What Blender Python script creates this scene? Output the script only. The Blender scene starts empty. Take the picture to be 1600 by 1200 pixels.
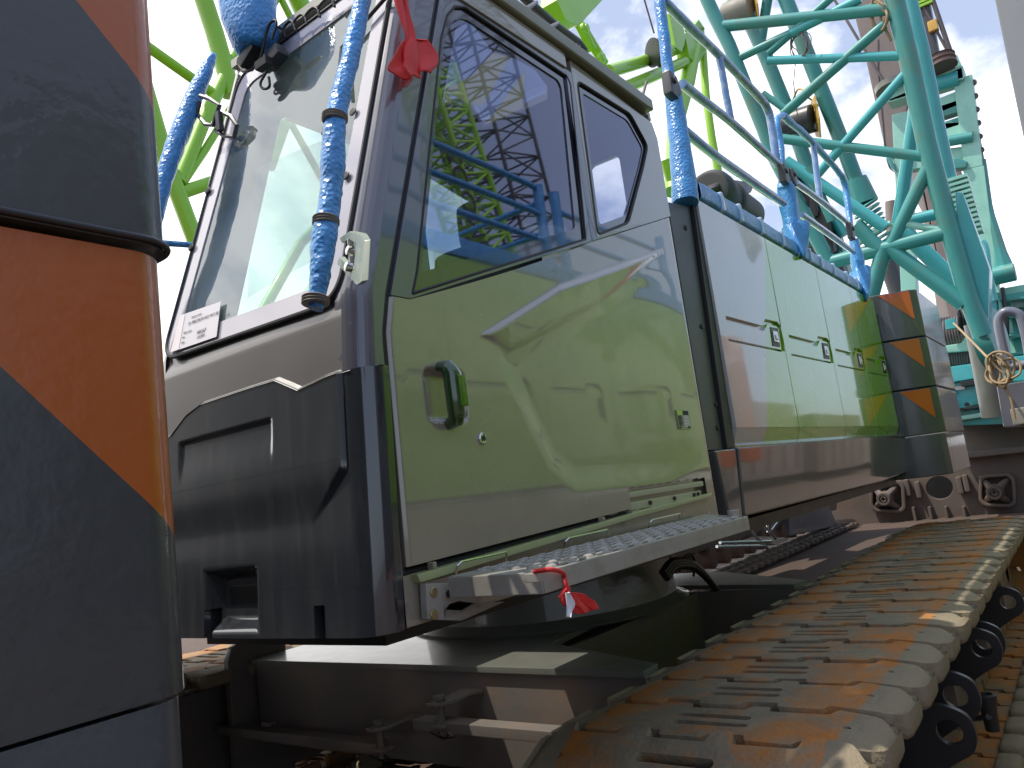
import bpy, bmesh, math, random
from mathutils import Vector, Matrix, noise as mnoise
random.seed(7)
scene = bpy.context.scene
C = scene.collection
# ------------------------------------------------------------------ camera
RX = ((0.596, -0.041, -0.802), (-0.792, -0.190, -0.580), (-0.128, 0.981, -0.146))
F0 = 1210.0; H0 = 1.75
vx = Vector((900, -62, -F0)).normalized()
vz = Vector((-949, 7660, -F0)).normalized(); vz = (vz - vx*vx.dot(vz)).normalized()
vy = vz.cross(vx)
M3 = Matrix((vx, vy, vz))                       # world = M3 @ camera vector
cam = bpy.data.cameras.new('camera'); cob = bpy.data.objects.new('camera', cam); C.objects.link(cob)
cam.sensor_width = 36; cam.lens = 36*F0/1600; cam.clip_start = .05; cam.clip_end = 2000
cob.matrix_world = Matrix.Translation((0, 0, H0)) @ M3.to_4x4()
scene.camera = cob
# ------------------------------------------------------------------ light
SUN = Vector((-0.26, 0.27, 0.93)).normalized()
w = bpy.data.worlds.new('World'); scene.world = w; w.use_nodes = True
nt = w.node_tree; nt.nodes.clear()
def N(nt, t, **k):
    n = nt.nodes.new(t)
    for a, b in k.items():
        if a in n.inputs.keys() if isinstance(a, str) else False: n.inputs[a].default_value = b
        else: setattr(n, a, b)
    return n
sky = N(nt, 'ShaderNodeTexSky', sky_type='NISHITA', sun_disc=False)
sky.sun_elevation = math.asin(SUN.z); sky.sun_rotation = math.atan2(SUN.x, SUN.y)
sky.air_density = 1.0; sky.dust_density = 1.6; sky.ozone_density = 2.2
tc = N(nt, 'ShaderNodeTexCoord')
mp = N(nt, 'ShaderNodeMapping'); mp.inputs['Scale'].default_value = (1, 1, 1.6); mp.inputs['Location'].default_value = (.35, .1, .2)
nz = N(nt, 'ShaderNodeTexNoise'); nz.inputs['Scale'].default_value = 2.6; nz.inputs['Detail'].default_value = 9; nz.inputs['Roughness'].default_value = .55
sx = N(nt, 'ShaderNodeSeparateXYZ')
ma = N(nt, 'ShaderNodeMath', operation='MULTIPLY_ADD')          # more cloud towards +Y
ma.inputs[1].default_value = .22; 
rp = N(nt, 'ShaderNodeValToRGB'); rp.color_ramp.elements[0].position = .525; rp.color_ramp.elements[1].position = .635
mixc = N(nt, 'ShaderNodeMix', data_type='RGBA'); mixc.inputs[7].default_value = (11.2, 11.0, 10.9, 1)
bg = N(nt, 'ShaderNodeBackground'); bg.inputs['Strength'].default_value = .15
out = N(nt, 'ShaderNodeOutputWorld')
L = nt.links.new
L(tc.outputs['Generated'], mp.inputs['Vector']); L(mp.outputs[0], nz.inputs['Vector'])
L(tc.outputs['Generated'], sx.inputs[0]); L(sx.outputs['Y'], ma.inputs[0]); L(nz.outputs['Fac'], ma.inputs[2])
rp.color_ramp.elements[0].color = (.0, .0, .0, 1); L(ma.outputs[0], rp.inputs[0]); L(rp.outputs[0], mixc.inputs[0]); mh = N(nt, 'ShaderNodeMix', data_type='RGBA'); mh.inputs[0].default_value = .5; mh.inputs[7].default_value = (5.0, 5.6, 7.2, 1); L(sky.outputs[0], mh.inputs[6]); L(mh.outputs[2], mixc.inputs[6])
L(mixc.outputs[2], bg.inputs['Color']); L(bg.outputs[0], out.inputs['Surface'])
sl = bpy.data.lights.new('sun', 'SUN'); sl.energy = 3.8; sl.angle = math.radians(.5); sl.color = (1, .93, .82)
so = bpy.data.objects.new('sun', sl); C.objects.link(so); so.rotation_euler = SUN.to_track_quat('Z', 'Y').to_euler()
vs = scene.view_settings; vs.view_transform = 'Standard'; vs.look = 'None'; vs.exposure = .2; vs.gamma = 1
scene.render.engine = 'CYCLES'
# ------------------------------------------------------------------ measuring helpers
def ray(px, py): return M3 @ Vector((px-800, 600-py, -F0))
def P(px, py, x=None, y=None, z=None):
    v = ray(px, py)
    t = x/v.x if x is not None else y/v.y if y is not None else (z-H0)/v.z
    return Vector((0, 0, H0)) + v*t
def PP(px, py, p0, n):                            # point on a general plane
    v = ray(px, py); o = Vector((0, 0, H0)); n = Vector(n)
    return o + v*(n.dot(Vector(p0)-o)/n.dot(v))
YS = 1.33
def S(px, py): return P(px, py, y=YS)
# ------------------------------------------------------------------ materials
def mat(name, col, rough=.5, metal=0, coat=0, var=.10, vs=3.0, bump=0, bs=60, ior=1.5, dirt=None, da=.5, ds=2.0, streak=False, coatr=.04):
    m = bpy.data.materials.new(name); m.use_nodes = True; nt = m.node_tree; b = nt.nodes['Principled BSDF']; L = nt.links.new
    geo = nt.nodes.new('ShaderNodeNewGeometry')
    n1 = nt.nodes.new('ShaderNodeTexNoise'); n1.inputs['Scale'].default_value = vs; n1.inputs['Detail'].default_value = 6
    L(geo.outputs['Position'], n1.inputs['Vector'])
    mx = nt.nodes.new('ShaderNodeMix'); mx.data_type = 'RGBA'
    mx.inputs[6].default_value = tuple(c*(1-var) for c in col)+(1,); mx.inputs[7].default_value = tuple(min(1, c*(1+var)) for c in col)+(1,)
    L(n1.outputs['Fac'], mx.inputs[0]); last = mx.outputs[2]
    if dirt:
        n2 = nt.nodes.new('ShaderNodeTexNoise'); n2.inputs['Scale'].default_value = ds; n2.inputs['Detail'].default_value = 8; n2.inputs['Roughness'].default_value = .65
        mpn = nt.nodes.new('ShaderNodeMapping'); mpn.inputs['Scale'].default_value = (4, 4, .5) if streak else (1, 1, 1)
        L(geo.outputs['Position'], mpn.inputs[0]); L(mpn.outputs[0], n2.inputs['Vector'])
        cr = nt.nodes.new('ShaderNodeValToRGB'); cr.color_ramp.elements[0].position = .48; cr.color_ramp.elements[1].position = .68
        cr.color_ramp.elements[1].color = (da, da, da, 1)
        L(n2.outputs['Fac'], cr.inputs[0]); m2 = nt.nodes.new('ShaderNodeMix'); m2.data_type = 'RGBA'; m2.inputs[7].default_value = dirt+(1,)
        L(cr.outputs[0], m2.inputs[0]); L(last, m2.inputs[6]); last = m2.outputs[2]
    L(last, b.inputs['Base Color'])
    rr = nt.nodes.new('ShaderNodeMapRange'); rr.inputs[3].default_value = max(.02, rough*.8); rr.inputs[4].default_value = min(1, rough*1.25)
    n3 = nt.nodes.new('ShaderNodeTexNoise'); n3.inputs['Scale'].default_value = 7; n3.inputs['Detail'].default_value = 5
    L(geo.outputs['Position'], n3.inputs['Vector']); L(n3.outputs['Fac'], rr.inputs[0]); L(rr.outputs[0], b.inputs['Roughness'])
    b.inputs['Metallic'].default_value = metal; b.inputs['IOR'].default_value = ior
    b.inputs['Coat Weight'].default_value = coat; b.inputs['Coat Roughness'].default_value = coatr
    if bump:
        n4 = nt.nodes.new('ShaderNodeTexNoise'); n4.inputs['Scale'].default_value = bs; n4.inputs['Detail'].default_value = 3
        bp = nt.nodes.new('ShaderNodeBump'); bp.inputs['Strength'].default_value = bump; bp.inputs['Distance'].default_value = .01
        L(geo.outputs['Position'], n4.inputs['Vector']); L(n4.outputs['Fac'], bp.inputs['Height']); L(bp.outputs[0], b.inputs['Normal'])
        if coat: L(bp.outputs[0], b.inputs['Coat Normal'])
    return m
def split_mat(name, cA, cB, a, bz, c, rough=.25, coat=1, ior=1.5, ymax=None):   # painted in two colours: B where a*x + bz*z > c
    m = mat(name, cA, rough, coat=coat, ior=ior, var=.10, bump=.10 if coat < 1 else .02, bs=38 if coat < 1 else 6); nt = m.node_tree; b = nt.nodes['Principled BSDF']; L = nt.links.new
    src = b.inputs['Base Color'].links[0].from_socket
    geo = nt.nodes.new('ShaderNodeNewGeometry'); dp = nt.nodes.new('ShaderNodeVectorMath'); dp.operation = 'DOT_PRODUCT'
    dp.inputs[1].default_value = (a, 0, bz); L(geo.outputs['Position'], dp.inputs[0])
    gt = nt.nodes.new('ShaderNodeMath'); gt.operation = 'GREATER_THAN'; gt.inputs[1].default_value = c; L(dp.outputs['Value'], gt.inputs[0])
    if ymax is not None:
        sp = nt.nodes.new('ShaderNodeSeparateXYZ'); L(geo.outputs['Position'], sp.inputs[0]); lt_ = nt.nodes.new('ShaderNodeMath'); lt_.operation = 'LESS_THAN'; lt_.inputs[1].default_value = ymax; L(sp.outputs['Y'], lt_.inputs[0])
        mu = nt.nodes.new('ShaderNodeMath'); mu.operation = 'MULTIPLY'; L(gt.outputs[0], mu.inputs[0]); L(lt_.outputs[0], mu.inputs[1]); gt = mu
    mx = nt.nodes.new('ShaderNodeMix'); mx.data_type = 'RGBA'; mx.inputs[7].default_value = cB+(1,)
    L(gt.outputs[0], mx.inputs[0]); L(src, mx.inputs[6]); L(mx.outputs[2], b.inputs['Base Color'])
    return m
LIME = (.23, .50, .006)
M = {}
M['cab'] = mat('cab_paint', (.27, .245, .185), .25, coat=1, var=.04, bump=.006, bs=4, ior=1.5, dirt=(.22, .20, .15), da=.6, ds=5, coatr=.03)
M['cab'].node_tree.nodes['Principled BSDF'].inputs['Coat IOR'].default_value = 1.8
M['lime'] = mat('lime_paint', LIME, .25, coat=1, var=.05, bump=.02, bs=6)
M['limeb'] = mat('lime_boom_paint', (.27, .55, .02), .4, coat=.5, var=.1)
M['black'] = mat('gloss_black', (.025, .028, .034), .14, coat=1, var=.2, bump=.012, bs=4, dirt=(.09, .088, .085), da=.3, ds=6, streak=True, ior=1.6)
M['frame'] = mat('graphite_paint', (.11, .11, .135), .2, coat=1, var=.1, ior=1.6, bump=.01, bs=5)
M['silver'] = mat('silver_grey_paint', (.17, .16, .155), .32, metal=.25, coat=.8, var=.05, bump=.01, bs=5)
M['grey'] = mat('graphite_matt', (.045, .048, .055), .4, var=.1)
M['skirt'] = mat('skirt_paint', (.09, .095, .095), .14, coat=1, ior=1.7, var=.1, bump=.02, bs=5, dirt=(.16, .14, .11), da=.4)
M['cw'] = mat('counterweight_paint', (.065, .073, .08), .34, coat=.5, var=.12, bump=.05, bs=45, dirt=(.13, .13, .12), da=.3, ds=3)
M['orange'] = mat('orange_paint', (.55, .10, .010), .3, coat=.8, var=.1, bump=.06, bs=14)
M['rubber'] = mat('black_rubber', (.012, .012, .013), .5)
M['steel'] = mat('undercarriage_paint', (.155, .14, .125), .42, var=.2, dirt=(.23, .15, .10), da=.6, ds=3, bump=.1, bs=25, coat=.25)
M['steel2'] = mat('dusty_undercarriage_paint', (.125, .10, .085), .6, var=.2, dirt=(.18, .12, .09), da=.6, ds=1, bump=.1, bs=10)
M['olive'] = mat('carbody_paint', (.14, .145, .125), .35, coat=.4, var=.2, dirt=(.2, .19, .17), da=.5, ds=4, bump=.05, bs=30)
M['dark'] = mat('dark_iron', (.02, .02, .022), .4, var=.2)
M['step'] = mat('step_metal', (.33, .315, .28), .42, metal=0, coat=.3, var=.12, dirt=(.2, .17, .13), da=.5, ds=9)
M['zinc'] = mat('zinc_bolt', (.5, .42, .22), .35, metal=.8)
M['chrome'] = mat('bright_metal', (.6, .6, .6), .2, metal=1)
M['blue'] = None
M['teal'] = mat('teal_paint', (.05, .29, .28), .42, coat=.25, var=.18, dirt=(.11, .19, .13), da=.75, ds=1.5)
M['tealb'] = mat('bright_teal_paint', (.06, .40, .43), .38, coat=.4, var=.12)
M['mint'] = mat('sunlit_mint', (.30, .60, .50), .42, coat=.3, var=.1, dirt=(.2, .42, .36), da=.5)  # sun on the teal gantry faces is put into this pale colour
M['boom'] = mat('primer_boom', (.20, .16, .145), .45, var=.15, dirt=(.14, .12, .13), da=.6, ds=.4)
M['pillar'] = mat('grey_pillar_paint', (.26, .26, .28), .4, var=.05)
M['yellow'] = mat('yellow_paint', (.60, .36, .07), .45, var=.15)
M['rope'] = mat('hemp_rope', (.34, .25, .15), .9, var=.25, bump=.3, bs=120)
M['wire'] = mat('steel_rope', (.12, .10, .10), .5, var=.2)
M['hose'] = mat('rubber_hose', (.015, .015, .017), .35)
M['cream'] = mat('headliner', (.62, .60, .50), .7)
M['seat'] = mat('seat_fabric', (.03, .03, .035), .8)
M['red'] = mat('red_cloth', (.68, .03, .03), .55, var=.15, bump=.1, bs=80)
M['white'] = mat('white_paper', (.72, .70, .74), .6, var=.04)
M['ink'] = mat('dark_ink', (.03, .03, .05), .7)
M['soil'] = mat('packed_soil', (.085, .055, .042), .85, var=.3, vs=1.2, dirt=(.06, .043, .033), da=.8, ds=.5, bump=.6, bs=14)
M['creamb'] = mat('worn_cab_edge', (.40, .40, .26), .35, coat=.5)
def blue_wrap():
    m = mat('blue_wrap', (.04, .24, .58), .34, var=.4, vs=14, coat=.3, dirt=(.10, .30, .58), da=.4, ds=9, coatr=.15); nt = m.node_tree; b = nt.nodes['Principled BSDF']; L = nt.links.new
    geo = nt.nodes.new('ShaderNodeNewGeometry'); v = nt.nodes.new('ShaderNodeTexVoronoi'); v.inputs['Scale'].default_value = 85
    n = nt.nodes.new('ShaderNodeTexNoise'); n.inputs['Scale'].default_value = 30; n.inputs['Detail'].default_value = 5
    L(geo.outputs['Position'], v.inputs['Vector']); L(geo.outputs['Position'], n.inputs['Vector'])
    ad = nt.nodes.new('ShaderNodeMath'); ad.operation = 'MULTIPLY_ADD'; ad.inputs[1].default_value = 1.5; L(n.outputs['Fac'], ad.inputs[0]); L(v.outputs['Distance'], ad.inputs[2])
    bp = nt.nodes.new('ShaderNodeBump'); bp.inputs['Strength'].default_value = .6; bp.inputs['Distance'].default_value = .005
    L(ad.outputs[0], bp.inputs['Height']); L(bp.outputs[0], b.inputs['Normal']); L(bp.outputs[0], b.inputs['Coat Normal'])
    return m
M['blue'] = blue_wrap()
M['film'] = mat('clear_tape', (.42, .55, .72), .2, var=.3, vs=40, coat=.8)
M['film'].node_tree.nodes['Principled BSDF'].inputs['Coat Weight'].default_value = 1
def rust_mat():
    m = mat('rusty_track_steel', (.24, .20, .14), .72, var=.35, vs=14, bump=.5, bs=60); nt = m.node_tree; b = nt.nodes['Principled BSDF']; L = nt.links.new
    src = b.inputs['Base Color'].links[0].from_socket
    geo = nt.nodes.new('ShaderNodeNewGeometry'); sp = nt.nodes.new('ShaderNodeSeparateXYZ'); L(geo.outputs['Position'], sp.inputs[0])
    tcn = nt.nodes.new('ShaderNodeTexCoord'); so = nt.nodes.new('ShaderNodeSeparateXYZ'); L(tcn.outputs['Object'], so.inputs[0])
    n = nt.nodes.new('ShaderNodeTexNoise'); n.inputs['Scale'].default_value = 4.2; n.inputs['Detail'].default_value = 12; n.inputs['Roughness'].default_value = .72
    L(geo.outputs['Position'], n.inputs['Vector'])
    # rust gathers in bands near both ends of the shoes where the rollers do not polish it
    wv = nt.nodes.new('ShaderNodeMath'); wv.operation = 'ABSOLUTE'; L(so.outputs['Y'], wv.inputs[0])
    pg = nt.nodes.new('ShaderNodeMapRange'); pg.inputs[1].default_value = .10; pg.inputs[2].default_value = .36; pg.inputs[3].default_value = .015; pg.inputs[4].default_value = .13; L(wv.outputs[0], pg.inputs[0])
    pe = nt.nodes.new('ShaderNodeMapRange'); pe.inputs[1].default_value = .39; pe.inputs[2].default_value = .43; pe.inputs[3].default_value = 0; pe.inputs[4].default_value = -.45; L(wv.outputs[0], pe.inputs[0])
    a1 = nt.nodes.new('ShaderNodeMath'); L(n.outputs['Fac'], a1.inputs[0]); L(pg.outputs[0], a1.inputs[1])
    a2 = nt.nodes.new('ShaderNodeMath'); L(a1.outputs[0], a2.inputs[0]); L(pe.outputs[0], a2.inputs[1])
    cr = nt.nodes.new('ShaderNodeValToRGB'); cr.color_ramp.elements[0].position = .50; cr.color_ramp.elements[1].position = .68; cr.color_ramp.elements[1].color = (.9, .9, .9, 1)
    L(a2.outputs[0], cr.inputs[0])
    n5 = nt.nodes.new('ShaderNodeTexNoise'); n5.inputs['Scale'].default_value = 18; n5.inputs['Detail'].default_value = 6; L(geo.outputs['Position'], n5.inputs['Vector'])
    rc = nt.nodes.new('ShaderNodeMix'); rc.data_type = 'RGBA'; rc.inputs[6].default_value = (.56, .19, .022, 1); rc.inputs[7].default_value = (.33, .14, .045, 1); L(n5.outputs['Fac'], rc.inputs[0])
    mx = nt.nodes.new('ShaderNodeMix'); mx.data_type = 'RGBA'; L(cr.outputs[0], mx.inputs[0]); L(src, mx.inputs[6]); L(rc.outputs[2], mx.inputs[7])
    # paler tone on the end pads
    pm = nt.nodes.new('ShaderNodeMapRange'); pm.inputs[1].default_value = .41; pm.inputs[2].default_value = .45; pm.inputs[4].default_value = .8; L(wv.outputs[0], pm.inputs[0])
    m3 = nt.nodes.new('ShaderNodeMix'); m3.data_type = 'RGBA'; m3.inputs[7].default_value = (.27, .22, .15, 1); L(pm.outputs[0], m3.inputs[0]); L(mx.outputs[2], m3.inputs[6])
    L(m3.outputs[2], b.inputs['Base Color']); b.inputs['Specular IOR Level'].default_value = .2
    return m
M['shoe'] = rust_mat()
def glass_mat(name, tint, refl, haze=0, hazecol=(.75, .8, .82), rough=.02, gcol=(.92, .96, 1)):
    m = bpy.data.materials.new(name); m.use_nodes = True; nt = m.node_tree; nt.nodes.clear(); L = nt.links.new
    o = nt.nodes.new('ShaderNodeOutputMaterial'); tr = nt.nodes.new('ShaderNodeBsdfTransparent'); tr.inputs[0].default_value = tint+(1,)
    gl = nt.nodes.new('ShaderNodeBsdfGlossy'); gl.inputs['Roughness'].default_value = rough; gl.inputs[0].default_value = gcol+(1,)
    fr = nt.nodes.new('ShaderNodeFresnel'); fr.inputs[0].default_value = 1.52
    ad = nt.nodes.new('ShaderNodeMath'); ad.operation = 'ADD'; ad.use_clamp = True; ad.inputs[1].default_value = refl; L(fr.outputs[0], ad.inputs[0])
    geo = nt.nodes.new('ShaderNodeNewGeometry'); n = nt.nodes.new('ShaderNodeTexNoise'); n.inputs['Scale'].default_value = 2.2; n.inputs['Detail'].default_value = 7; n.inputs['Distortion'].default_value = .6; L(geo.outputs['Position'], n.inputs['Vector'])
    mr = nt.nodes.new('ShaderNodeMapRange'); mr.inputs[1].default_value = .3; mr.inputs[2].default_value = .7; mr.inputs[3].default_value = haze*.35; mr.inputs[4].default_value = haze*1.6; L(n.outputs['Fac'], mr.inputs[0])
    df = nt.nodes.new('ShaderNodeBsdfDiffuse'); df.inputs[0].default_value = hazecol+(1,)
    m1 = nt.nodes.new('ShaderNodeMixShader'); L(mr.outputs[0], m1.inputs[0]); L(tr.outputs[0], m1.inputs[1]); L(df.outputs[0], m1.inputs[2])
    bf = nt.nodes.new('ShaderNodeMath'); bf.operation = 'SUBTRACT'; bf.inputs[0].default_value = 1; L(geo.outputs['Backfacing'], bf.inputs[1])   # only the outer face mirrors: no total reflection inside the thin pane
    mb_ = nt.nodes.new('ShaderNodeMath'); mb_.operation = 'MULTIPLY'; L(ad.outputs[0], mb_.inputs[0]); L(bf.outputs[0], mb_.inputs[1])
    m2 = nt.nodes.new('ShaderNodeMixShader'); L(mb_.outputs[0], m2.inputs[0]); L(m1.outputs[0], m2.inputs[1]); L(gl.outputs[0], m2.inputs[2])
    L(m2.outputs[0], o.inputs[0]); return m
M['glass'] = glass_mat('tinted_glass', (.62, .65, .72), .12, .006, gcol=(.78, .80, 1))
M['screen'] = glass_mat('milky_windshield', (.84, .94, .91), .10, .06)  # diffuse whitening in the pane imitates the milky sky reflection
M['frit'] = mat('glass_frit', (.03, .03, .045), .06, coat=1, ior=1.7)
M['screenfrit'] = mat('sky_mirror_frit', (.40, .38, .43), .10, coat=1, ior=1.6, bump=.01, bs=6)  # black frit painted pale, standing in for the sky it mirrors
# ------------------------------------------------------------------ mesh helpers
def finish(name, bm, m, parent=None, smooth=35, loc=None):
    me = bpy.data.meshes.new(name)
    bmesh.ops.recalc_face_normals(bm, faces=bm.faces)
    bm.to_mesh(me); bm.free()
    for f in me.polygons: f.use_smooth = True
    me.set_sharp_from_angle(angle=math.radians(smooth))
    for q in (m if isinstance(m, (list, tuple)) else [m]): me.materials.append(M[q] if isinstance(q, str) else q)
    o = bpy.data.objects.new(name, me); C.objects.link(o)
    if len(me.polygons) < 6000: wn = o.modifiers.new('normals', 'WEIGHTED_NORMAL'); wn.keep_sharp = True
    if parent is not None:
        o.parent = parent; o.matrix_parent_inverse = Matrix.Translation(-OFF.get(parent.name, Vector()))
    return o
OFF = {}
def tag(o, label=None, cat=None, group=None, kind=None):
    if label: o['label'] = label
    if cat: o['category'] = cat
    if group: o['group'] = group
    if kind: o['kind'] = kind
    return o
def empty(name, loc, label, cat, group=None):
    o = bpy.data.objects.new(name, None); C.objects.link(o); o.location = loc; o.empty_display_size = .3
    OFF[o.name] = Vector(loc); return tag(o, label, cat, group)
def bevel_all(bm, faces, off, seg=2, ang=30):
    es = set(e for f in faces for e in f.edges)
    es = [e for e in es if len(e.link_faces) == 2 and e.calc_face_angle(0) > math.radians(ang)]
    if off > 0 and es: bmesh.ops.bevel(bm, geom=es, offset=off, segments=seg, affect='EDGES', profile=.6, clamp_overlap=True)
def box(bm, c, s, bev=0, rot=None, seg=2):
    mt = Matrix.Translation(Vector(c)) @ (rot.to_4x4() if rot is not None else Matrix()) @ Matrix.Diagonal((s[0], s[1], s[2], 1))
    r = bmesh.ops.create_cube(bm, size=1, matrix=mt)
    fs = list({f for v in r['verts'] for f in v.link_faces}); bmesh.ops.recalc_face_normals(bm, faces=fs)
    if bev: bevel_all(bm, fs, bev, seg)
def box2(bm, a, b, bev=0, seg=2):
    box(bm, [(a[i]+b[i])/2 for i in range(3)], [abs(b[i]-a[i]) for i in range(3)], bev, seg=seg)
def prism(bm, poly, vec, holes=(), bev=0, seg=2):
    b2 = bmesh.new(); edges = []
    for lp in [poly]+list(holes):
        vs_ = [b2.verts.new(p) for p in lp]
        edges += [b2.edges.new((vs_[i], vs_[(i+1) % len(vs_)])) for i in range(len(vs_))]
    r = bmesh.ops.triangle_fill(b2, use_beauty=True, use_dissolve=False, edges=edges)
    fs = list(b2.faces)
    if not fs: b2.free(); return
    r = bmesh.ops.extrude_face_region(b2, geom=fs)
    nv = [g for g in r['geom'] if isinstance(g, bmesh.types.BMVert)]
    bmesh.ops.translate(b2, verts=nv, vec=Vector(vec))
    bmesh.ops.recalc_face_normals(b2, faces=b2.faces)
    if bev: bevel_all(b2, list(b2.faces), bev, seg)
    me = bpy.data.meshes.new('t'); b2.to_mesh(me); b2.free(); bm.from_mesh(me); bpy.data.meshes.remove(me)
def tube(bm, pts, r, seg=12, cap=True, flat=None):
    pts = [Vector(p) for p in pts]; n = len(pts); rings = []; nrm = None
    for i, p in enumerate(pts):
        t = (pts[min(i+1, n-1)]-pts[max(i-1, 0)]).normalized()
        if nrm is None: nrm = t.orthogonal().normalized()
        nrm = (nrm - t*nrm.dot(t)).normalized(); bi = t.cross(nrm); rr = r[i] if isinstance(r, (list, tuple)) else r
        rings.append([bm.verts.new(p+(nrm*math.cos(a)+bi*math.sin(a))*rr) for a in (2*math.pi*k/seg for k in range(seg))])
    for a, b in zip(rings, rings[1:]):
        for k in range(seg): bm.faces.new((a[k], a[(k+1) % seg], b[(k+1) % seg], b[k]))
    if cap: bm.faces.new(rings[0][::-1]); bm.faces.new(rings[-1])
def curve(pts, n=8):                              # Catmull-Rom through points
    pts = [Vector(p) for p in pts]; q = [2*pts[0]-pts[1]]+pts+[2*pts[-1]-pts[-2]]; o = []
    for i in range(1, len(q)-2):
        for k in range(n):
            t = k/n; a, b, c, d = q[i-1:i+3]
            o.append(.5*((2*b)+(c-a)*t+(2*a-5*b+4*c-d)*t*t+(3*b-a-3*c+d)*t**3))
    return o+[pts[-1]]
def grid(bm, fn, nu, nv):
    g = [[bm.verts.new(fn(i/nu, j/nv)) for i in range(nu+1)] for j in range(nv+1)]
    for j in range(nv):
        for i in range(nu): bm.faces.new((g[j][i], g[j][i+1], g[j+1][i+1], g[j+1][i]))
    return g
def solid(bm, t):
    bmesh.ops.recalc_face_normals(bm, faces=bm.faces); bmesh.ops.solidify(bm, geom=list(bm.faces), thickness=t)
def lathe(bm, c, axis, prof, seg=32):             # prof: (radius, distance along axis)
    axis = Vector(axis).normalized(); u = axis.orthogonal().normalized(); v = axis.cross(u); c = Vector(c); rings = []
    for r, h in prof: rings.append([bm.verts.new(c+axis*h+(u*math.cos(2*math.pi*k/seg)+v*math.sin(2*math.pi*k/seg))*max(r, 1e-4)) for k in range(seg)])
    for a, b in zip(rings, rings[1:]):
        for k in range(seg): bm.faces.new((a[k], a[(k+1) % seg], b[(k+1) % seg], b[k]))
    bm.faces.new(rings[0][::-1]); bm.faces.new(rings[-1])
def rrect(c, u, v, w_, h_, r, n=4):               # rounded rectangle around c in the plane (u, v)
    o = []; c, u, v = Vector(c), Vector(u), Vector(v)
    for sx_, sy_, a0 in ((1, 1, 0), (-1, 1, 90), (-1, -1, 180), (1, -1, 270)):
        for k in range(n+1):
            a = math.radians(a0+90*k/n); o.append(c+u*(sx_*(w_/2-r)+r*math.cos(a))+v*(sy_*(h_/2-r)+r*math.sin(a)))
    return o
def roundpoly(pts, r, n=4):
    pts = [Vector(p) for p in pts]; o = []
    for i, p in enumerate(pts):
        a = pts[i-1]-p; b = pts[(i+1) % len(pts)]-p; rr = min(r, a.length*.45, b.length*.45)
        p0 = p+a.normalized()*rr; p1 = p+b.normalized()*rr
        for k in range(n+1):
            t = k/n; o.append(p0*(1-t)**2+p*2*t*(1-t)+p1*t*t)
    return o
def text_mesh(name, s, size, origin, u, v, m, parent, mirror=False, depth=.0006, align='LEFT'):
    cu = bpy.data.curves.new('t', 'FONT'); cu.body = s; cu.size = size; cu.extrude = depth; cu.align_x = align
    to = bpy.data.objects.new('t', cu); C.objects.link(to); bpy.context.view_layer.update()
    me = bpy.data.meshes.new_from_object(to.evaluated_get(bpy.context.evaluated_depsgraph_get()))
    bpy.data.objects.remove(to); bpy.data.curves.remove(cu)
    u = Vector(u).normalized(); v = Vector(v).normalized(); mt = Matrix((u, v, u.cross(v))).transposed().to_4x4(); mt.translation = Vector(origin)
    me.transform(mt); me.materials.clear(); me.materials.append(M[m] if isinstance(m, str) else m); me.name = name
    o = bpy.data.objects.new(name, me); C.objects.link(o); o.parent = parent
    if parent is not None: o.matrix_parent_inverse = Matrix.Translation(-OFF.get(parent.name, Vector()))
    return o
def B(): return bmesh.new()
# ================================================================== ground
bm = B(); grid(bm, lambda a, b: Vector(((a-.5)*900, (b-.5)*900, 0)), 40, 40)
tag(finish('ground', bm, 'soil'), kind='structure')
# ================================================================== main crane
crane = empty('crawler_crane', (4, 2.9, 0), 'crawler crane with grey cab and lime green engine housing filling the middle of the photo', 'crane')
Y2 = 2.24
def xs(z):                                        # front outline of the cab where it meets the side
    if z < 2.13: return 1.25+(z-1.49)*.0625
    if z < 2.30: return 1.29+(z-2.13)*.1
    return 1.307+(z-2.30)*.318
def xg(z):                                        # front gap of the door
    if z < 2.19: return 1.318+(z-1.62)*.028
    if z < 2.30: return 1.334+(z-2.19)*.25
    return 1.362+(z-2.30)*.356
def belt(x): return 2.290 if x < 1.44 else 2.290+(x-1.44)*.3525
# --- relief pressed into the side skin
def sdist(p, poly):
    d = 1e9; inside = False; n = len(poly); x, y = p
    for i in range(n):
        ax, ay = poly[i]; bx, by = poly[(i+1) % n]; dx, dy = bx-ax, by-ay
        t = max(0, min(1, ((x-ax)*dx+(y-ay)*dy)/(dx*dx+dy*dy))); d = min(d, math.hypot(x-ax-dx*t, y-ay-dy*t))
        if (ay > y) != (by > y) and x < (bx-ax)*(y-ay)/(by-ay)+ax: inside = not inside
    return d if inside else -d
def pld(p, pl_):
    d = 1e9; x, y = p
    for (ax, ay), (bx, by) in zip(pl_, pl_[1:]):
        dx, dy = bx-ax, by-ay; t = max(0, min(1, ((x-ax)*dx+(y-ay)*dy)/(dx*dx+dy*dy))); d = min(d, math.hypot(x-ax-dx*t, y-ay-dy*t))
    return d
def ss(a, b, v): t = max(0, min(1, (v-a)/(b-a))); return t*t*(3-2*t)
SW = [(1.715, 2.219), (2.17, 2.43), (3.08, 2.729), (2.464, 2.412), (1.92, 2.20), (1.84, 2.175)]
RC = [(1.83, 2.15), (2.46, 2.385), (2.80, 2.54), (3.20, 2.60), (3.22, 1.85), (2.80, 1.79), (2.12, 1.80), (2.01, 1.86)]
HC = (1.537, 2.04)
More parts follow.
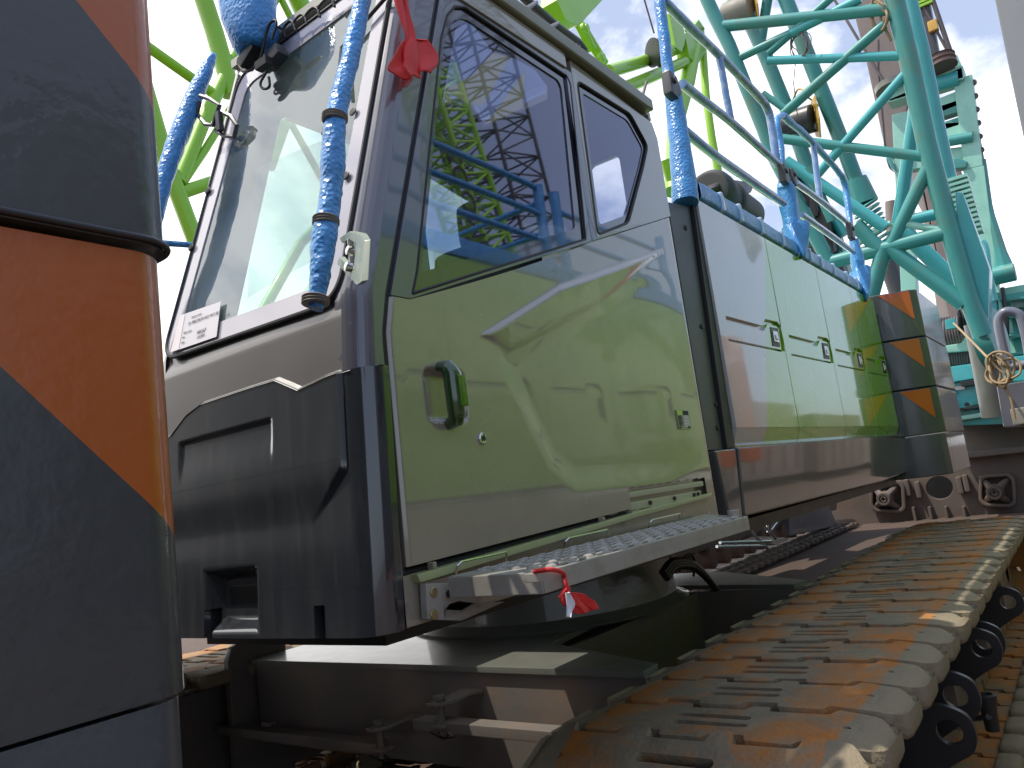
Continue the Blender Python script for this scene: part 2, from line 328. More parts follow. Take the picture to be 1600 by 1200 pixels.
def relief(x, z):
    h = 0
    d = sdist((x, z), SW)
    if d > -.008:
        du = pld((x, z), SW[:3]); dl = pld((x, z), SW[2:]+SW[:1]); h += .014*(1-du/(du+dl+1e-6))*ss(-.008, .016, d)
    d = sdist((x, z), RC); h -= .006*ss(-.06, .03, d)*(1-ss(2.55, 3.2, x))
    qx, qz = abs(x-HC[0])-.055, abs(z-HC[1])-.048
    dd = .028-math.hypot(max(qx, 0), max(qz, 0))
    h -= .030*ss(0, .022, dd) if dd > 0 else 0
    return h
cab = None
bm = B()                                          # fixed rear side skin, below the belt line
def rear_fn(a, b):
    x = 2.452+a*(3.245-2.452); zb = 1.49; z = zb+b*(belt(x)-.002-zb)
    if 2.452 < x < 3.13 and z < 1.0: pass
    r = max(0, x-3.205); return Vector((x, YS-relief(x, z)+(.04-math.sqrt(max(0, .0016-r*r))), z))
g = grid(bm, rear_fn, 160, 232)
kill = [f for f in bm.faces if (lambda c: 1.655 < c.z < 1.735 and c.x < 3.13 and c.z < 1.735-(3.13-c.x)*.0)(f.calc_center_median())]
bmesh.ops.delete(bm, geom=kill, context='FACES')
cab = finish('cab', bm, 'cab', crane, 25)
bm = B(); box2(bm, (2.44, YS+.028, 1.60), (3.16, YS+.05, 1.76)); finish('rail_pocket', bm, 'cab', cab)
bm = B()
box2(bm, (2.46, YS+.004, 1.700), (3.12, YS+.026, 1.722), .004); box2(bm, (2.46, YS+.012, 1.655), (3.10, YS+.026, 1.685), .004)
finish('door_rail', bm, 'creamb', cab)
bm = B()
for x in (2.62, 2.83, 3.02, 3.06): lathe(bm, (x, YS+.012, 1.671), (0, -1, 0), [(.008, 0), (.008, .008)], 12)
finish('roller_bolt', bm, 'dark', cab)
# upper rear skin with hexagonal quarter window
hexw = [S(*p) for p in ((902, 126), (985, 178), (1012, 228), (1005, 262), (982, 348), (934, 367))]
bm = B()
ol = [Vector((2.50, YS, belt(2.50)+.001)), Vector((3.235, YS, belt(3.235)+.001)), Vector((3.235, YS, 3.30)), Vector((3.20, YS, 3.37)), Vector((2.50, YS, 3.40))]
prism(bm, ol, (0, .04, 0), [roundpoly(hexw, .03)], .004)
finish('side_panel', bm, 'cab', cab)
cx_ = sum(hexw, Vector())/6
bm = B(); prism(bm, roundpoly([p+(p-cx_)*.012+Vector((0, .008, 0)) for p in hexw], .03), (0, .005, 0), [roundpoly([p+(cx_-p)*.13+Vector((0, .008, 0)) for p in hexw], .025)])
finish('window_border', bm, 'frit', cab)
bm = B(); prism(bm, roundpoly([p+Vector((0, .012, 0)) for p in hexw], .03), (0, .004, 0)); finish('quarter_window', bm, 'glass', cab)
bm = B(); tube(bm, [p+Vector((0, .002, 0)) for p in roundpoly(hexw, .03)]+[roundpoly(hexw, .03)[0]+Vector((0, .002, 0))], .006, 6); finish('window_seal', bm, 'rubber', cab)
# dark pillar between the windows
bm = B(); prism(bm, [Vector((2.452, YS, belt(2.452)+.001)), Vector((2.499, YS, belt(2.499)+.001)), Vector((2.499, YS, 3.345)), Vector((2.452, YS, 3.345))], (0, .04, 0), bev=.003); finish('window_pillar', bm, 'frame', cab)
# rear vertical corner, back wall with small window, left wall, floor, roof
bm = B(); bw = [Vector((3.235, 1.365, 1.49)), Vector((3.235, Y2, 1.49)), Vector((3.235, Y2, 3.439)), Vector((3.235, 1.345, 3.439)), Vector((3.235, 1.345, 3.40)), Vector((3.235, 1.365, 3.38))]
prism(bm, bw, (-.03, 0, 0), [rrect((3.235, 1.61, 3.12), (0, 1, 0), (0, 0, 1), .17, .34, .03)], .006); finish('back_wall', bm, 'cab', cab)
bm = B(); Lw = [Vector((xs(z)+.02, Y2, z)) for z in (1.49, 2.13, 2.3, 3.39)]+[Vector((1.70, Y2, 3.439)), Vector((3.205, Y2, 3.439)), Vector((3.205, Y2, 1.49))]
prism(bm, Lw, (0, -.03, 0), [roundpoly([Vector((1.50, Y2, 2.36)), Vector((1.80, Y2, 3.30)), Vector((2.42, Y2, 3.30)), Vector((2.42, Y2, 2.66))], .05), roundpoly([Vector((2.55, Y2, 2.72)), Vector((2.55, Y2, 3.30)), Vector((3.10, Y2, 3.2)), Vector((2.85, Y2, 2.82))], .03)], .004)
finish('left_wall', bm, 'frame', cab)
M['film_sheet'] = glass_mat('clear_sheet', (.88, .94, .92), .04, .38, (.72, .80, .80), .15)
for q in (((1.49, 2.35), (1.79, 3.31), (2.43, 3.31), (2.43, 2.65)), ((2.54, 2.71), (2.54, 3.31), (3.11, 3.21), (2.86, 2.81))):
    bm = B(); prism(bm, [Vector((x, Y2-.012, z)) for x, z in q], (0, -.004, 0)); finish('left_window', bm, 'screen', cab)
bm = B(); c_ = [P(402, 262, y=2.10), P(556, 205, y=2.05), P(560, 372, y=2.05), P(470, 430, y=2.08), P(384, 470, y=2.12)]
grid(bm, lambda a, b: (c_[0].lerp(c_[1], a)).lerp(c_[4].lerp(c_[2], a), b)+Vector((0, .012*math.sin(9*a+4*b), .01*math.sin(7*b+3*a))), 24, 24); finish('plastic_sheet', bm, 'film_sheet', cab, 80)
bm = B(); box2(bm, (1.27, 1.37, 1.50), (3.2, 2.21, 1.53)); finish('floor_pan', bm, 'dark', cab)
bm = B()
RO = [(690, 165), (712, 45), (725, 33), (740, 40), (770, 82), (800, 90), (835, 108), (855, 135), (855, 155), (818, 172), (755, 200), (735, 165)]
rf = [Vector((1.60, 1.345, 3.415)), Vector((3.2, 1.345, 3.415)), Vector((3.2, 2.22, 3.415)), Vector((1.60, 2.22, 3.415))]
prism(bm, rf, (0, 0, .03), [[P(*p, z=3.415) for p in RO]])
finish('headliner', bm, 'cream', cab)
bm = B(); prism(bm, [Vector((1.98, 1.48, 3.452)), Vector((2.76, 1.48, 3.452)), Vector((2.76, 2.05, 3.452)), Vector((1.98, 2.05, 3.452))], (0, 0, .006)); finish('roof_window', bm, 'glass', cab)
bl = bpy.data.materials.new('cream_blind'); bl.use_nodes = True; bn = bl.node_tree; bt = bn.nodes.new('ShaderNodeBsdfTranslucent'); bt.inputs[0].default_value = (.62, .60, .42, 1); bn.links.new(bt.outputs[0], bn.nodes['Material Output'].inputs[0])
for q in (((696, 140), (735, 120), (770, 82), (797, 90), (757, 163), (735, 166)), ((752, 203), (822, 108), (816, 174)), ((690, 190), (697, 140), (712, 170))):
    bm = B(); prism(bm, [P(*p, z=3.425) for p in q], (0, 0, .002)); finish('sun_blind', bm, bl, cab)
bm = B()                                          # roof gutter strip seen from below
box2(bm, (1.66, 1.297, 3.405), (3.17, 1.36, 3.462), .012, 3); box2(bm, (1.66, 1.36, 3.44), (3.235, 1.47, 3.475), .006); box2(bm, (1.74, 2.06, 3.44), (3.235, 2.24, 3.475), .006)
box2(bm, (2.78, 1.47, 3.44), (3.235, 2.06, 3.475), .006); box2(bm, (1.74, 1.37, 3.44), (1.97, 2.06, 3.475), .006)
finish('roof', bm, mat('roof_olive_paint', (.17, .17, .11), .4, coat=.4), cab)
bm = B()                                          # seat, headrest and console seen through the glass
box(bm, (2.15, 1.82, 2.0), (.55, .5, .16), .05, seg=3); box(bm, (2.45, 1.82, 2.42), (.16, .48, .75), .06, seg=3); box(bm, (2.50, 1.82, 2.90), (.12, .28, .2), .05, seg=3)
box(bm, (1.9, 1.50, 2.0), (.6, .14, .3), .03); box(bm, (1.9, 2.12, 2.0), (.6, .12, .3), .03); tube(bm, [(1.75, 1.5, 2.1), (1.72, 1.5, 2.3)], .012); tube(bm, [(1.75, 2.1, 2.1), (1.72, 2.1, 2.3)], .012)
finish('operator_seat', bm, 'seat', cab)
bm = B(); box(bm, (1.42, 1.50, 2.42), (.06, .12, .24), .02); box(bm, (1.55, 1.50, 2.28), (.14, .1, .1), .02); box(bm, (1.45, 1.95, 2.25), (.2, .45, .12), .03); finish('instrument_panel', bm, 'dark', cab)
# front: dark graphite surround (pillars, sill, header)
def plan(z, yr, yl):                              # cross-section of the surround from right side to left
    x0 = xs(z); xf = x0-.05; o = [Vector((xg(z)-.007, YS, z)), Vector((x0+.02, YS, z))]
    for k in range(7):
        a = math.radians(90*k/6); o.append(Vector((x0+.005-.055*math.sin(a), YS+.055*(1-math.cos(a)), z)))
    return o, xf
def pillar_fn(a, b):
    z = 2.10+b*(3.415-2.10); o, xf = plan(z, 0, 0); k = a*9; i = int(k)
    if i < 8: return o[i].lerp(o[i+1], k-i)
    return Vector((xf, YS+.055+(k-8)*.022, z))
bm = B(); grid(bm, pillar_fn, 36, 40); finish('front_pillar', bm, 'frame', cab, 40)
bm = B()
def sill_fn(a, b):
    z = 2.04+b*.27; x = xs(z)-.05+.010*ss(2.262, 2.275, z); return Vector((x-.003*math.sin(math.pi*a), YS+.054+a*(Y2-YS-.10), z))
grid(bm, sill_fn, 30, 10); finish('front_sill', bm, 'silver', cab)
bm = B()
def lp_fn(a, b):
    z = 2.10+b*1.315; x0 = xs(z); k = math.radians(90*min(1, a*1.6)); 
    return Vector((x0+.005-.055*math.cos(k*0)+.055*(1-math.cos(k))-.0, Y2-.055+.055*math.sin(k), z)) if a*1.6 <= 1 else Vector((x0+.005+(a*1.6-1)*.1, Y2, z))
grid(bm, lp_fn, 16, 20)
finish('left_pillar', bm, 'silver', cab)
bm = B(); grid(bm, lambda a, b: Vector((xs(3.375+b*.03)-.05+b*b*.03, YS+.05+a*(Y2-YS-.1), 3.375+b*.045)), 20, 4); finish('front_header', bm, 'silver', cab)
# glossy black lower front panel with zigzag top ledge
def ztop(y):
    pts = [(1.30, 2.105), (1.43, 2.098), (1.535, 2.085), (1.625, 2.128), (1.75, 2.128), (1.96, 2.125), (2.04, 2.105), (2.12, 2.06), (2.24, 2.05)]
    for (a, b), (c, d) in zip(pts, pts[1:]):
        if a <= y <= c: return b+(d-b)*(y-a)/(c-a)
    return pts[0][1] if y < 1.3 else pts[-1][1]
def front_profile(a):                             # a 0..1: side strip, corner, front
    if a < .06: return Vector((1.287-(a/.06)*.017, YS-.014, 0)), 0
    if a < .2:
        t = math.radians(90*(a-.06)/.14); return Vector((1.27-.07*math.sin(t), YS-.014+.07*(1-math.cos(t)), 0)), 1
    t = (a-.2)/.8; return Vector((1.20-.003*math.sin(math.pi*t), YS+.056+t*(Y2-YS-.07), 0)), 1
def panel_fn(a, b):
    p, _ = front_profile(a); zt = ztop(p.y) if a > .06 else 2.105; z = 1.49+b*(zt-1.49)
    bulge = 0
    # moulded character line down the right, scooped lower down, and a recessed lamp pocket
    if a > .2:
        yl = 1.345+.01*math.sin(z) if z > 1.90 else 1.345+(1.90-z)*1.1
        d = p.y-yl; bulge += .014*ss(0, .018, d)*(ss(1.74, 1.90, z))
        q = .1-max(abs(p.y-1.86)/1.25, abs(z-1.585)/.85)
        bulge -= .038*ss(0, .045, q)
        if 1.64 < p.y < 2.08: zz = 2.035-(.0); q2 = min(p.y-1.64, 2.08-p.y, zz-z); bulge -= .009*ss(0, .016, q2)*(1-ss(.03, .13, zz-z))
        for yn in (1.505, 1.965):
            if abs(p.y-yn) < .016 and z < 1.562: bulge -= .045
    n = Vector((-1, 0, 0)) if a > .2 else (Vector((0, -1, 0)) if a < .06 else Vector((-math.sin(math.radians(90*(a-.06)/.14)), -math.cos(math.radians(90*(a-.06)/.14)), 0)))
    tz = ss(0, 1, b)*.03 if a > .2 else 0
    slope = (z-1.49)*.0625
    return Vector((p.x+slope, p.y, z))+n*bulge
bm = B(); g = grid(bm, panel_fn, 190, 130)
top = g[-1]; led = [bm.verts.new((v.co.x+.065 if v.co.y > YS+.05 else v.co.x+.004, v.co.y if v.co.y > YS+.05 else v.co.y+.02, v.co.z+.022)) for v in top]
for v in led: bm.verts.remove(v)
edge_ = [v.co.copy() for v in top]
bot = g[0]; lb = [bm.verts.new((v.co.x+.03, v.co.y+.01, v.co.z-.004)) for v in bot]
for i in range(len(bot)-1): bm.faces.new((bot[i+1], bot[i], lb[i], lb[i+1]))
finish('front_panel', bm, 'black', cab, 50)
bm = B(); wdt = lambda y: .016+.020*max(0, 1-abs(y-1.575)/.07)
q0 = [c for c in edge_ if c.y > YS+.03]; a_ = [bm.verts.new(c+Vector((-.003, 0, -.004))) for c in q0]; m_ = [bm.verts.new(c+Vector((.010, 0, .005))) for c in q0]; b_ = [bm.verts.new(c+Vector((.06, 0, wdt(c.y)+.006))) for c in q0]
for i in range(len(q0)-1): bm.faces.new((a_[i], a_[i+1], m_[i+1], m_[i])); bm.faces.new((m_[i], m_[i+1], b_[i+1], b_[i]))
finish('panel_ledge', bm, mat('sunlit_ledge', (.55, .53, .50), .3, coat=.6), cab)  # bright colour carries the sunlight on the upturned ledge
bm = B(); box2(bm, (1.24, 1.78, 1.535), (1.26, 1.92, 1.62), .008); lathe(bm, (1.265, 1.84, 1.57), (-1, 0, .1), [(.034, 0), (.04, .02), (.03, .024)], 20); finish('work_lamp', bm, 'dark', cab)
# windshield, border and seal
def FX(y, z, off=0): return Vector((1.262+(z-2.30)*.318-.004-off, y, z))
wy0, wy1 = 1.388, 2.200
ws = [(wy0+.002, 2.278), (wy1, 2.300), (wy1-.045, 3.36), (1.376, 3.385)]
def wl(ins, off, r):
    c = Vector((0, sum(p[0] for p in ws)/4, sum(p[1] for p in ws)/4)); o = []
    q = [(ws[0][0]+ins, ws[0][1]+ins*1.0), (ws[1][0]-ins, ws[1][1]+ins*1.0), (ws[2][0]-ins, ws[2][1]-ins*1.3), (ws[3][0]+ins, ws[3][1]-ins*1.3)]
    return roundpoly([FX(y, z, off) for y, z in q], r, 8)
bm = B(); prism(bm, wl(.002, .004, .09), (.004, 0, .0), [wl(.062, .004, .05)]); finish('windshield_border', bm, 'screenfrit', cab)
bm = B(); prism(bm, wl(.006, .0, .09), (.002, 0, 0)); finish('windshield', bm, 'screen', cab)
bm = B(); lp_ = wl(-.001, .004, .09); tube(bm, lp_+[lp_[0]], .0065, 6); finish('windshield_seal', bm, 'rubber', cab)
for (px, py) in ((325, 298), (299, 387), (552, 175), (541, 275)):
    y_, z_ = (P(px, py, x=1.42).y, 0)
    p = PP(px, py, FX(1.5, 2.3, .010), (1, 0, -.318)); bm = B(); lathe(bm, p, (-1, 0, .318), [(.013, 0), (.013, .003), (.010, .005)], 16)
    finish('glass_spacer', bm, 'rubber', cab)
bm = B()                                          # wiper arm and blade
a0 = PP(608, -10, FX(1.5, 2.3, .02), (1, 0, -.318)); a1 = PP(528, 140, FX(1.5, 2.3, .03), (1, 0, -.318)); a2 = PP(504, 210, FX(1.5, 2.3, .015), (1, 0, -.318)); a3 = PP(535, 60, FX(1.5, 2.3, .015), (1, 0, -.318))
tube(bm, [a0, a3.lerp(a1, .2), a1], .006, 8); tube(bm, [PP(522, 145, FX(1.5, 2.3, .01), (1, 0, -.318)), a2], .005, 6)
finish('wiper', bm, 'rubber', cab)
# --- door
bm = B()
def door_fn(a, b):
    zb = 1.625+a*(1.663-1.625)*1.0; x0 = 0
    z0 = zb; 
    x = xg(1.7)+.010+a*(2.446-xg(1.7)-.010)
    xt = xg(2.3)+.009; xt = xt+a*(2.446-xt); zt = belt(xt)-.001; z = z0+b*(zt-z0)
    xl = xg(z)+.009; x = xl+a*(2.446-xl)
    e = .006*(1-ss(0, .012, x-xl)); return Vector((x, YS-.004-relief(x, z)+e, z))
g = grid(bm, door_fn, 236, 170)
fr = g[0]; r2 = [bm.verts.new(v.co+Vector((0, .035, 0))) for v in fr]
for i in range(len(fr)-1): bm.faces.new((fr[i+1], fr[i], r2[i], r2[i+1]))
lf = [r[0] for r in g]; r3 = [bm.verts.new(v.co+Vector((0.004, .035, 0))) for v in lf]
for i in range(len(lf)-1): bm.faces.new((lf[i], lf[i+1], r3[i+1], r3[i]))
door = finish('door', bm, 'cab', crane, 25)
win = [S(*p) for p in ((643, 459), (650, 425), (668, 250), (688, 60), (697, 25), (709, 11), (725, 12), (884, 119), (890, 132), (914, 374))]
win = [Vector((p.x, YS-.004, p.z)) for p in win]
bm = B()
out_ = [Vector((xg(z)+.009, YS-.004, z)) for z in (2.291, 2.6, 2.9, 3.2, 3.33)]+[Vector((2.446, YS-.004, 3.345)), Vector((2.446, YS-.004, belt(2.446)+.001)), Vector((1.44, YS-.004, 2.291))]
prism(bm, out_, (0, .036, 0), [win], .003)
finish('door_frame', bm, 'frame', door)
bm = B(); prism(bm, [Vector((1.70, YS-.012, 3.322)), Vector((2.446, YS-.012, 3.338)), Vector((2.446, YS-.012, 3.395)), Vector((2.42, YS-.012, 3.402)), Vector((1.70, YS-.012, 3.402))], (0, .04, 0), bev=.004); finish('door_header', bm, 'cab', door)
wc = sum(win, Vector())/len(win)
def insw(f, dy): return [Vector((p.x+(wc.x-p.x)*f, p.y+dy, p.z+(wc.z-p.z)*f)) for p in win]
bm = B(); prism(bm, insw(-.004, .008), (0, .005, 0), [roundpoly(insw(.10, .008), .02)]); finish('window_border', bm, 'frit', door)
bm = B(); prism(bm, insw(.004, .013), (0, .004, 0)); finish('door_window', bm, 'glass', door)
bm = B(); q = insw(0, .002); tube(bm, q+[q[0]], .005, 6); finish('window_seal', bm, 'rubber', door)
bm = B()                                          # dark door gap
tube(bm, [Vector((xg(z)+.001, YS+.012, z)) for z in (1.60, 1.8, 2.0, 2.19, 2.25, 2.3, 2.6, 3.0, 3.4)], .009, 6); tube(bm, [(1.32, YS+.012, 1.609), (2.46, YS+.012, 1.648)], .009, 6)
finish('door_seal', bm, 'rubber', cab)
# handle and lock
bm = B(); hx = 1.527
tube(bm, [(hx-.004, YS+.01, 2.122), (hx-.003, YS-.03, 2.110), (hx, YS-.038, 2.09), (hx+.002, YS-.038, 1.995), (hx+.003, YS-.03, 1.97), (hx+.004, YS+.01, 1.958)], [.012, .021, .024, .024, .021, .012], 12)
for v in bm.verts: v.co.x = hx+(v.co.x-hx)*1.15
hd = finish('door_handle', bm, mat('handle_green_sheen', (.02, .065, .012), .08, coat=1, ior=1.6), door)  # black handle and grip tinted green to imitate their reflection
bm = B(); box(bm, (hx+.006, YS-.060, 2.043), (.034, .012, .082), .004); finish('handle_grip', bm, mat('grip_green_sheen', (.04, .12, .015), .06, coat=1), hd)
bm = B(); lk = Vector((1.66, YS-.003, 1.923)); lathe(bm, lk, (0, -1, 0), [(.0165, 0), (.0165, .006), (.014, .009), (.012, .009), (.011, .006), (.0, .006)], 24); finish('lock_cylinder', bm, 'chrome', door)
bm = B(); box(bm, lk+Vector((0, -.010, 0)), (.004, .004, .014)); finish('keyhole', bm, 'rubber', door)
# sill below door, lower body side
bm = B()
def low_fn(a, b):
    x = xs(1.5)+.008+a*(2.452-xs(1.5)-.008); zt = 1.604+a*.043; z = 1.49+b*(zt-1.49); return Vector((x, YS, z))
grid(bm, low_fn, 20, 6)
grid(bm, lambda a, b: Vector((xs(1.49+b*.72)+.006+a*(xg(1.49+b*.72)-.008-xs(1.49+b*.72)-.006), YS, 1.49+b*.62)), 3, 12)
finish('lower_side', bm, 'cab', cab)
bm = B()
prism(bm, [Vector((1.345, YS-.022, 1.585)), Vector((2.46, YS-.022, 1.632)), Vector((3.13, YS-.022, 1.652)), Vector((3.13, YS-.022, 1.668)), Vector((2.46, YS-.022, 1.650)), Vector((1.335, YS-.022, 1.606))], (0, .04, 0), bev=.003)
finish('sill_ledge', bm, mat('sill_lime_grey', (.36, .40, .20), .3, coat=.6), cab)
for x in (1.40, 2.22): bm = B(); box(bm, (x, YS-.012, 1.617+(x-1.4)*.035), (.014, .02, .018), .003); finish('sill_stop', bm, 'cab', cab)
# data plate
bm = B(); box2(bm, (2.95, YS-.003, 1.942), (3.068, YS+.001, 2.022)); pl = finish('data_plate', bm, mat('plate_green', (.20, .26, .12), .35, coat=.5), cab)
bm = B(); box2(bm, (2.953, YS-.0045, 2.001), (3.005, YS-.003, 2.019)); finish('plate_logo', bm, 'lime', pl)
bm = B()
for k in range(8): box2(bm, (3.008, YS-.0045, 1.995-k*.0062), (3.060, YS-.0035, 1.9985-k*.0062))
finish('plate_line', bm, 'white', pl)
bm = B(); box2(bm, (3.007, YS-.0045, 2.002), (3.064, YS-.0032, 2.019))
for k in range(7): box2(bm, (2.958, YS-.0045, 1.994-k*.0062), (2.958+.03+.012*((k*5) % 3)/3, YS-.0035, 1.998-k*.0062))
box2(bm, (2.955, YS-.0045, 1.946), (2.975, YS-.0035, 1.952)); box2(bm, (3.04, YS-.0045, 1.946), (3.064, YS-.0035, 1.954))
finish('plate_text', bm, 'ink', pl)
# roof rail
bm = B()
rp_ = [P(x, y, y=1.50) for x, y in ((760, -60), (822, 0), (870, 42), (903, 66), (912, 78), (917, 100))]
tube(bm, rp_, .019, 10); 
for a, b in (((822, 14), (838, 4)), ((858, 44), (872, 36)), ((905, 68), (898, 84))): tube(bm, [P(*a, y=1.40), P(*b, y=1.50)], .009, 8)
finish('roof_rail', bm, 'grey', cab)
bm = B(); tube(bm, [P(790, -10, y=1.9), P(870, 66, y=1.9)], .014, 8); finish('roof_rail', bm, 'grey', cab)
# --- brackets for the wrapped mirror bars
def tubeP(pts, y, r, seg=14): return [P(px, py, y=y) for px, py in pts]
bm = B(); pb = [PP(px, py, FX(1.4, 2.4, .03), (1, -.6, -.25)) for px, py in ((530, 372), (545, 362), (563, 366), (569, 376), (565, 440), (557, 446), (527, 413), (530, 402), (552, 425), (556, 380), (545, 374), (534, 380))]
prism(bm, pb, Vector((.006, -.012, 0)), bev=.002); br = finish('mirror_bracket', bm, mat('bracket_grey_green', (.22, .27, .2), .4, coat=.3), cab)
bm = B(); 
for px, py in ((551, 393), (549, 418)): lathe(bm, PP(px, py, FX(1.4, 2.4, .03), (1, -.6, -.25)), (-1, .3, .2), [(.010, 0), (.010, .012), (.006, .014)], 12)
box(bm, PP(553, 405, FX(1.4, 2.4, .008), (1, -.6, -.25)), (.012, .02, .10), .003); finish('bracket_bolt', bm, 'chrome', br)
bm = B(); pb = [P(px, py, x=1.46) for px, py in ((310, 152), (325, 151), (340, 158), (344, 170), (333, 200), (322, 198), (308, 185), (304, 172), (312, 158), (309, 172), (313, 182), (324, 190), (330, 188), (338, 170), (334, 163), (322, 157))]
tube(bm, [P(px, py, x=1.46) for px, py in ((313, 150), (328, 155), (343, 165), (333, 196), (322, 195), (308, 178), (312, 158))], .008, 6)
tube(bm, [P(px, py, x=1.47) for px, py in ((352, 178), (361, 182), (370, 196), (366, 214), (350, 212), (337, 204))], .008, 6)
box(bm, P(343, 190, x=1.46), (.02, .022, .07), .005); finish('mirror_bracket', bm, 'grey', cab)
bm = B()                                          # wrapped bars (a bag of blue film round each)
t1 = [(493, 482), (500, 430), (507, 370), (511, 345), (519, 290), (520, 250), (526, 180), (545, 100), (556, 50), (567, 0), (580, -60)]
pts = [P(px, py, y=1.345+.0001*i) for i, (px, py) in enumerate(t1)]
rr = [.016, .024, .031, .028, .026, .030, .026, .024, .025, .022, .023]
tube(bm, curve(pts, 6), [rr[min(10, i//6)]*(1-(i % 6)/6)+rr[min(10, i//6+1)]*((i % 6)/6) for i in range(61)], 20)
for v in bm.verts: v.co += mnoise.noise_vector(v.co*40)*.004
mb = finish('mirror_bar', bm, 'blue', cab, 80)
bm = B()
tpm = mat('brown_tape', (.22, .20, .18), .4)
for (px, py), (qx, qy) in (((505, 352), (513, 350)), ((518, 190), (528, 189)), ((495, 476), (491, 479))):
    bm = B(); c = P((px+qx)/2, py, y=1.345); i = min(range(len(pts)), key=lambda k: (pts[k]-c).length)
    for k in range(3): lathe(bm, c+Vector((.001*k, 0, .006*k)), (.12+.05*k, 0, 1), [(.0295, 0), (.0325, .003), (.0295, .006)], 18)
    finish('tape_ring', bm, tpm, mb)
bm = B(); t2 = [(334, 86), (322, 110), (300, 160), (282, 205), (262, 262), (246, 320), (236, 370), (228, 430), (220, 490), (214, 540)]
pts2 = [P(px, py, y=2.26) for px, py in t2]; r2_ = [.013, .024, .031, .033, .029, .027, .026, .026, .024, .016]
tube(bm, curve(pts2, 6), [r2_[min(9, i//6)]*(1-(i % 6)/6)+r2_[min(9, i//6+1)]*((i % 6)/6) for i in range(55)], 18)
for v in bm.verts: v.co += mnoise.noise_vector(v.co*40)*.004
finish('mirror_bar', bm, 'blue', cab, 80)
bm = B(); tube(bm, [P(230, 378, y=2.6), P(300, 383, y=2.6)], .012, 8); finish('mirror_bar', bm, 'blue', cab)
# big wrapped lamp on the roof front with its dark bracket and the coiled cable
bm = B()
c0, c1 = P(384, -30, x=1.52), P(392, 62, x=1.50)
prof = [(.062, -.02), (.070, .02), (.066, .07), (.055, .115), (.04, .13)]
ax = (c1-c0).normalized(); L0 = (c1-c0).length
lathe(bm, c0, ax, [(.06, -.08), (.075, 0), (.086, L0*.35), (.084, L0*.7), (.07, L0*1.0), (.055, L0*1.12), (.03, L0*1.18)], 24)
for v in bm.verts: v.co += mnoise.noise_vector(v.co*14)*.016; v.co.y = c0.y+(v.co.y-c0.y)*1.2
wl_ = finish('roof_lamp', bm, 'blue', cab, 80)
bm = B(); box(bm, P(392, 88, x=1.50), (.05, .085, .035), .006, Matrix.Rotation(-.5, 3, 'X')); box(bm, P(412, 100, x=1.50), (.03, .06, .03), .004); finish('lamp_bracket', bm, 'rubber', wl_)
bm = B(); box(bm, P(430, 90, x=1.535), (.05, .085, .045), .012, Matrix.Rotation(-.3, 3, 'X')); box(bm, P(418, 100, x=1.52), (.03, .03, .05), .005); finish('wiper_motor', bm, 'grey', cab)
bm = B(); cp = []
base = [(372, 100), (398, 105), (425, 72), (446, 62), (462, 52), (480, 42), (500, 30), (523, 14), (545, 2), (580, -25)]
cc = []
for i, (px, py) in enumerate(base[2:-1]):
    nx, ny = base[i+3]; cc += [(px, py-4), (px-3, py-17), ((px+nx)/2-1, (py+ny)/2-24), (nx-3, ny-14), (nx-1, ny-6)]
tube(bm, curve([P(px, py, x=1.56) for px, py in cc], 4), .0045, 6); tube(bm, curve([P(px, py, x=1.5) for px, py in ((425, 62), (432, 38), (428, 32), (418, 45), (405, 95), (385, 112), (372, 100), (376, 88), (390, 90))], 5), .0045, 6)
tube(bm, curve([P(px, py, x=1.5) for px, py in ((418, 110), (407, 130), (412, 139), (421, 135), (420, 120))], 5), .0045, 6)
finish('coiled_cable', bm, 'rubber', cab, 80)
# ------------------------------------------------------------------ step
step = None
bm = B()
xa, xb, ya, yb, zt = 1.40, 2.66, 1.00, 1.27, 1.585
prism(bm, [Vector((xa, ya, zt)), Vector((xa+.0, yb, zt+.004)), Vector((xb+.35, yb+.03, zt+.004)), Vector((xb, ya, zt))], (0, 0, -.006))
box2(bm, (xa, ya-.004, zt-.045), (xb, ya+.008, zt+.002), .004); box2(bm, (xa-.004, ya, zt-.045), (xa+.006, yb, zt+.002), .003)
prism(bm, [Vector((xb, ya-.004, zt+.002)), Vector((xb+.36, yb+.03, zt+.002)), Vector((xb+.36, yb+.03, zt-.045)), Vector((xb, ya-.004, zt-.045))], (-.01, .006, 0))
step = finish('step_platform', bm, 'step', crane)
bm = B(); nx = 15
for i in range(nx):
    for j in range(5):
        x = xa+.09+i*.082; y = ya+.035+j*.052
        if x > xb: continue
        for k in (0,):
            lathe(bm, (x, y, zt), (0, 0, 1), [(.016, 0), (.013, .006), (.006, .009)], 8)
    for j in range(10):
        x = xa+.13+i*.082; y = ya+.025+j*.026; 
        if x < xb-.02: box(bm, (x, y, zt+.004), (.030, .005, .008), .002, seg=1)
finish('step_tread', bm, 'step', step)
bm = B(); bx0 = 1.375                              # hinge bracket below the cab
bkt = [(665, 912), (712, 910), (720, 918), (722, 938), (760, 942), (790, 940), (722, 970), (668, 968)]
prism(bm, [P(px, py, y=1.30) for px, py in bkt], (0, .02, 0), bev=.003); box2(bm, (1.40, 1.30, 1.49), (1.55, 1.40, 1.525), .003); finish('step_bracket', bm, 'step', step)
for px, py in ((677, 925), (677, 960)): bm = B(); lathe(bm, P(px, py, y=1.30), (0, -1, 0), [(.012, 0), (.012, .004), (.009, .006)], 16); finish('bracket_bolt', bm, 'zinc', step)
bm = B(); lathe(bm, P(701, 928, y=1.299), (0, -1, 0), [(.009, 0), (.009, .002)], 14); finish('bracket_hole', bm, 'rubber', step)
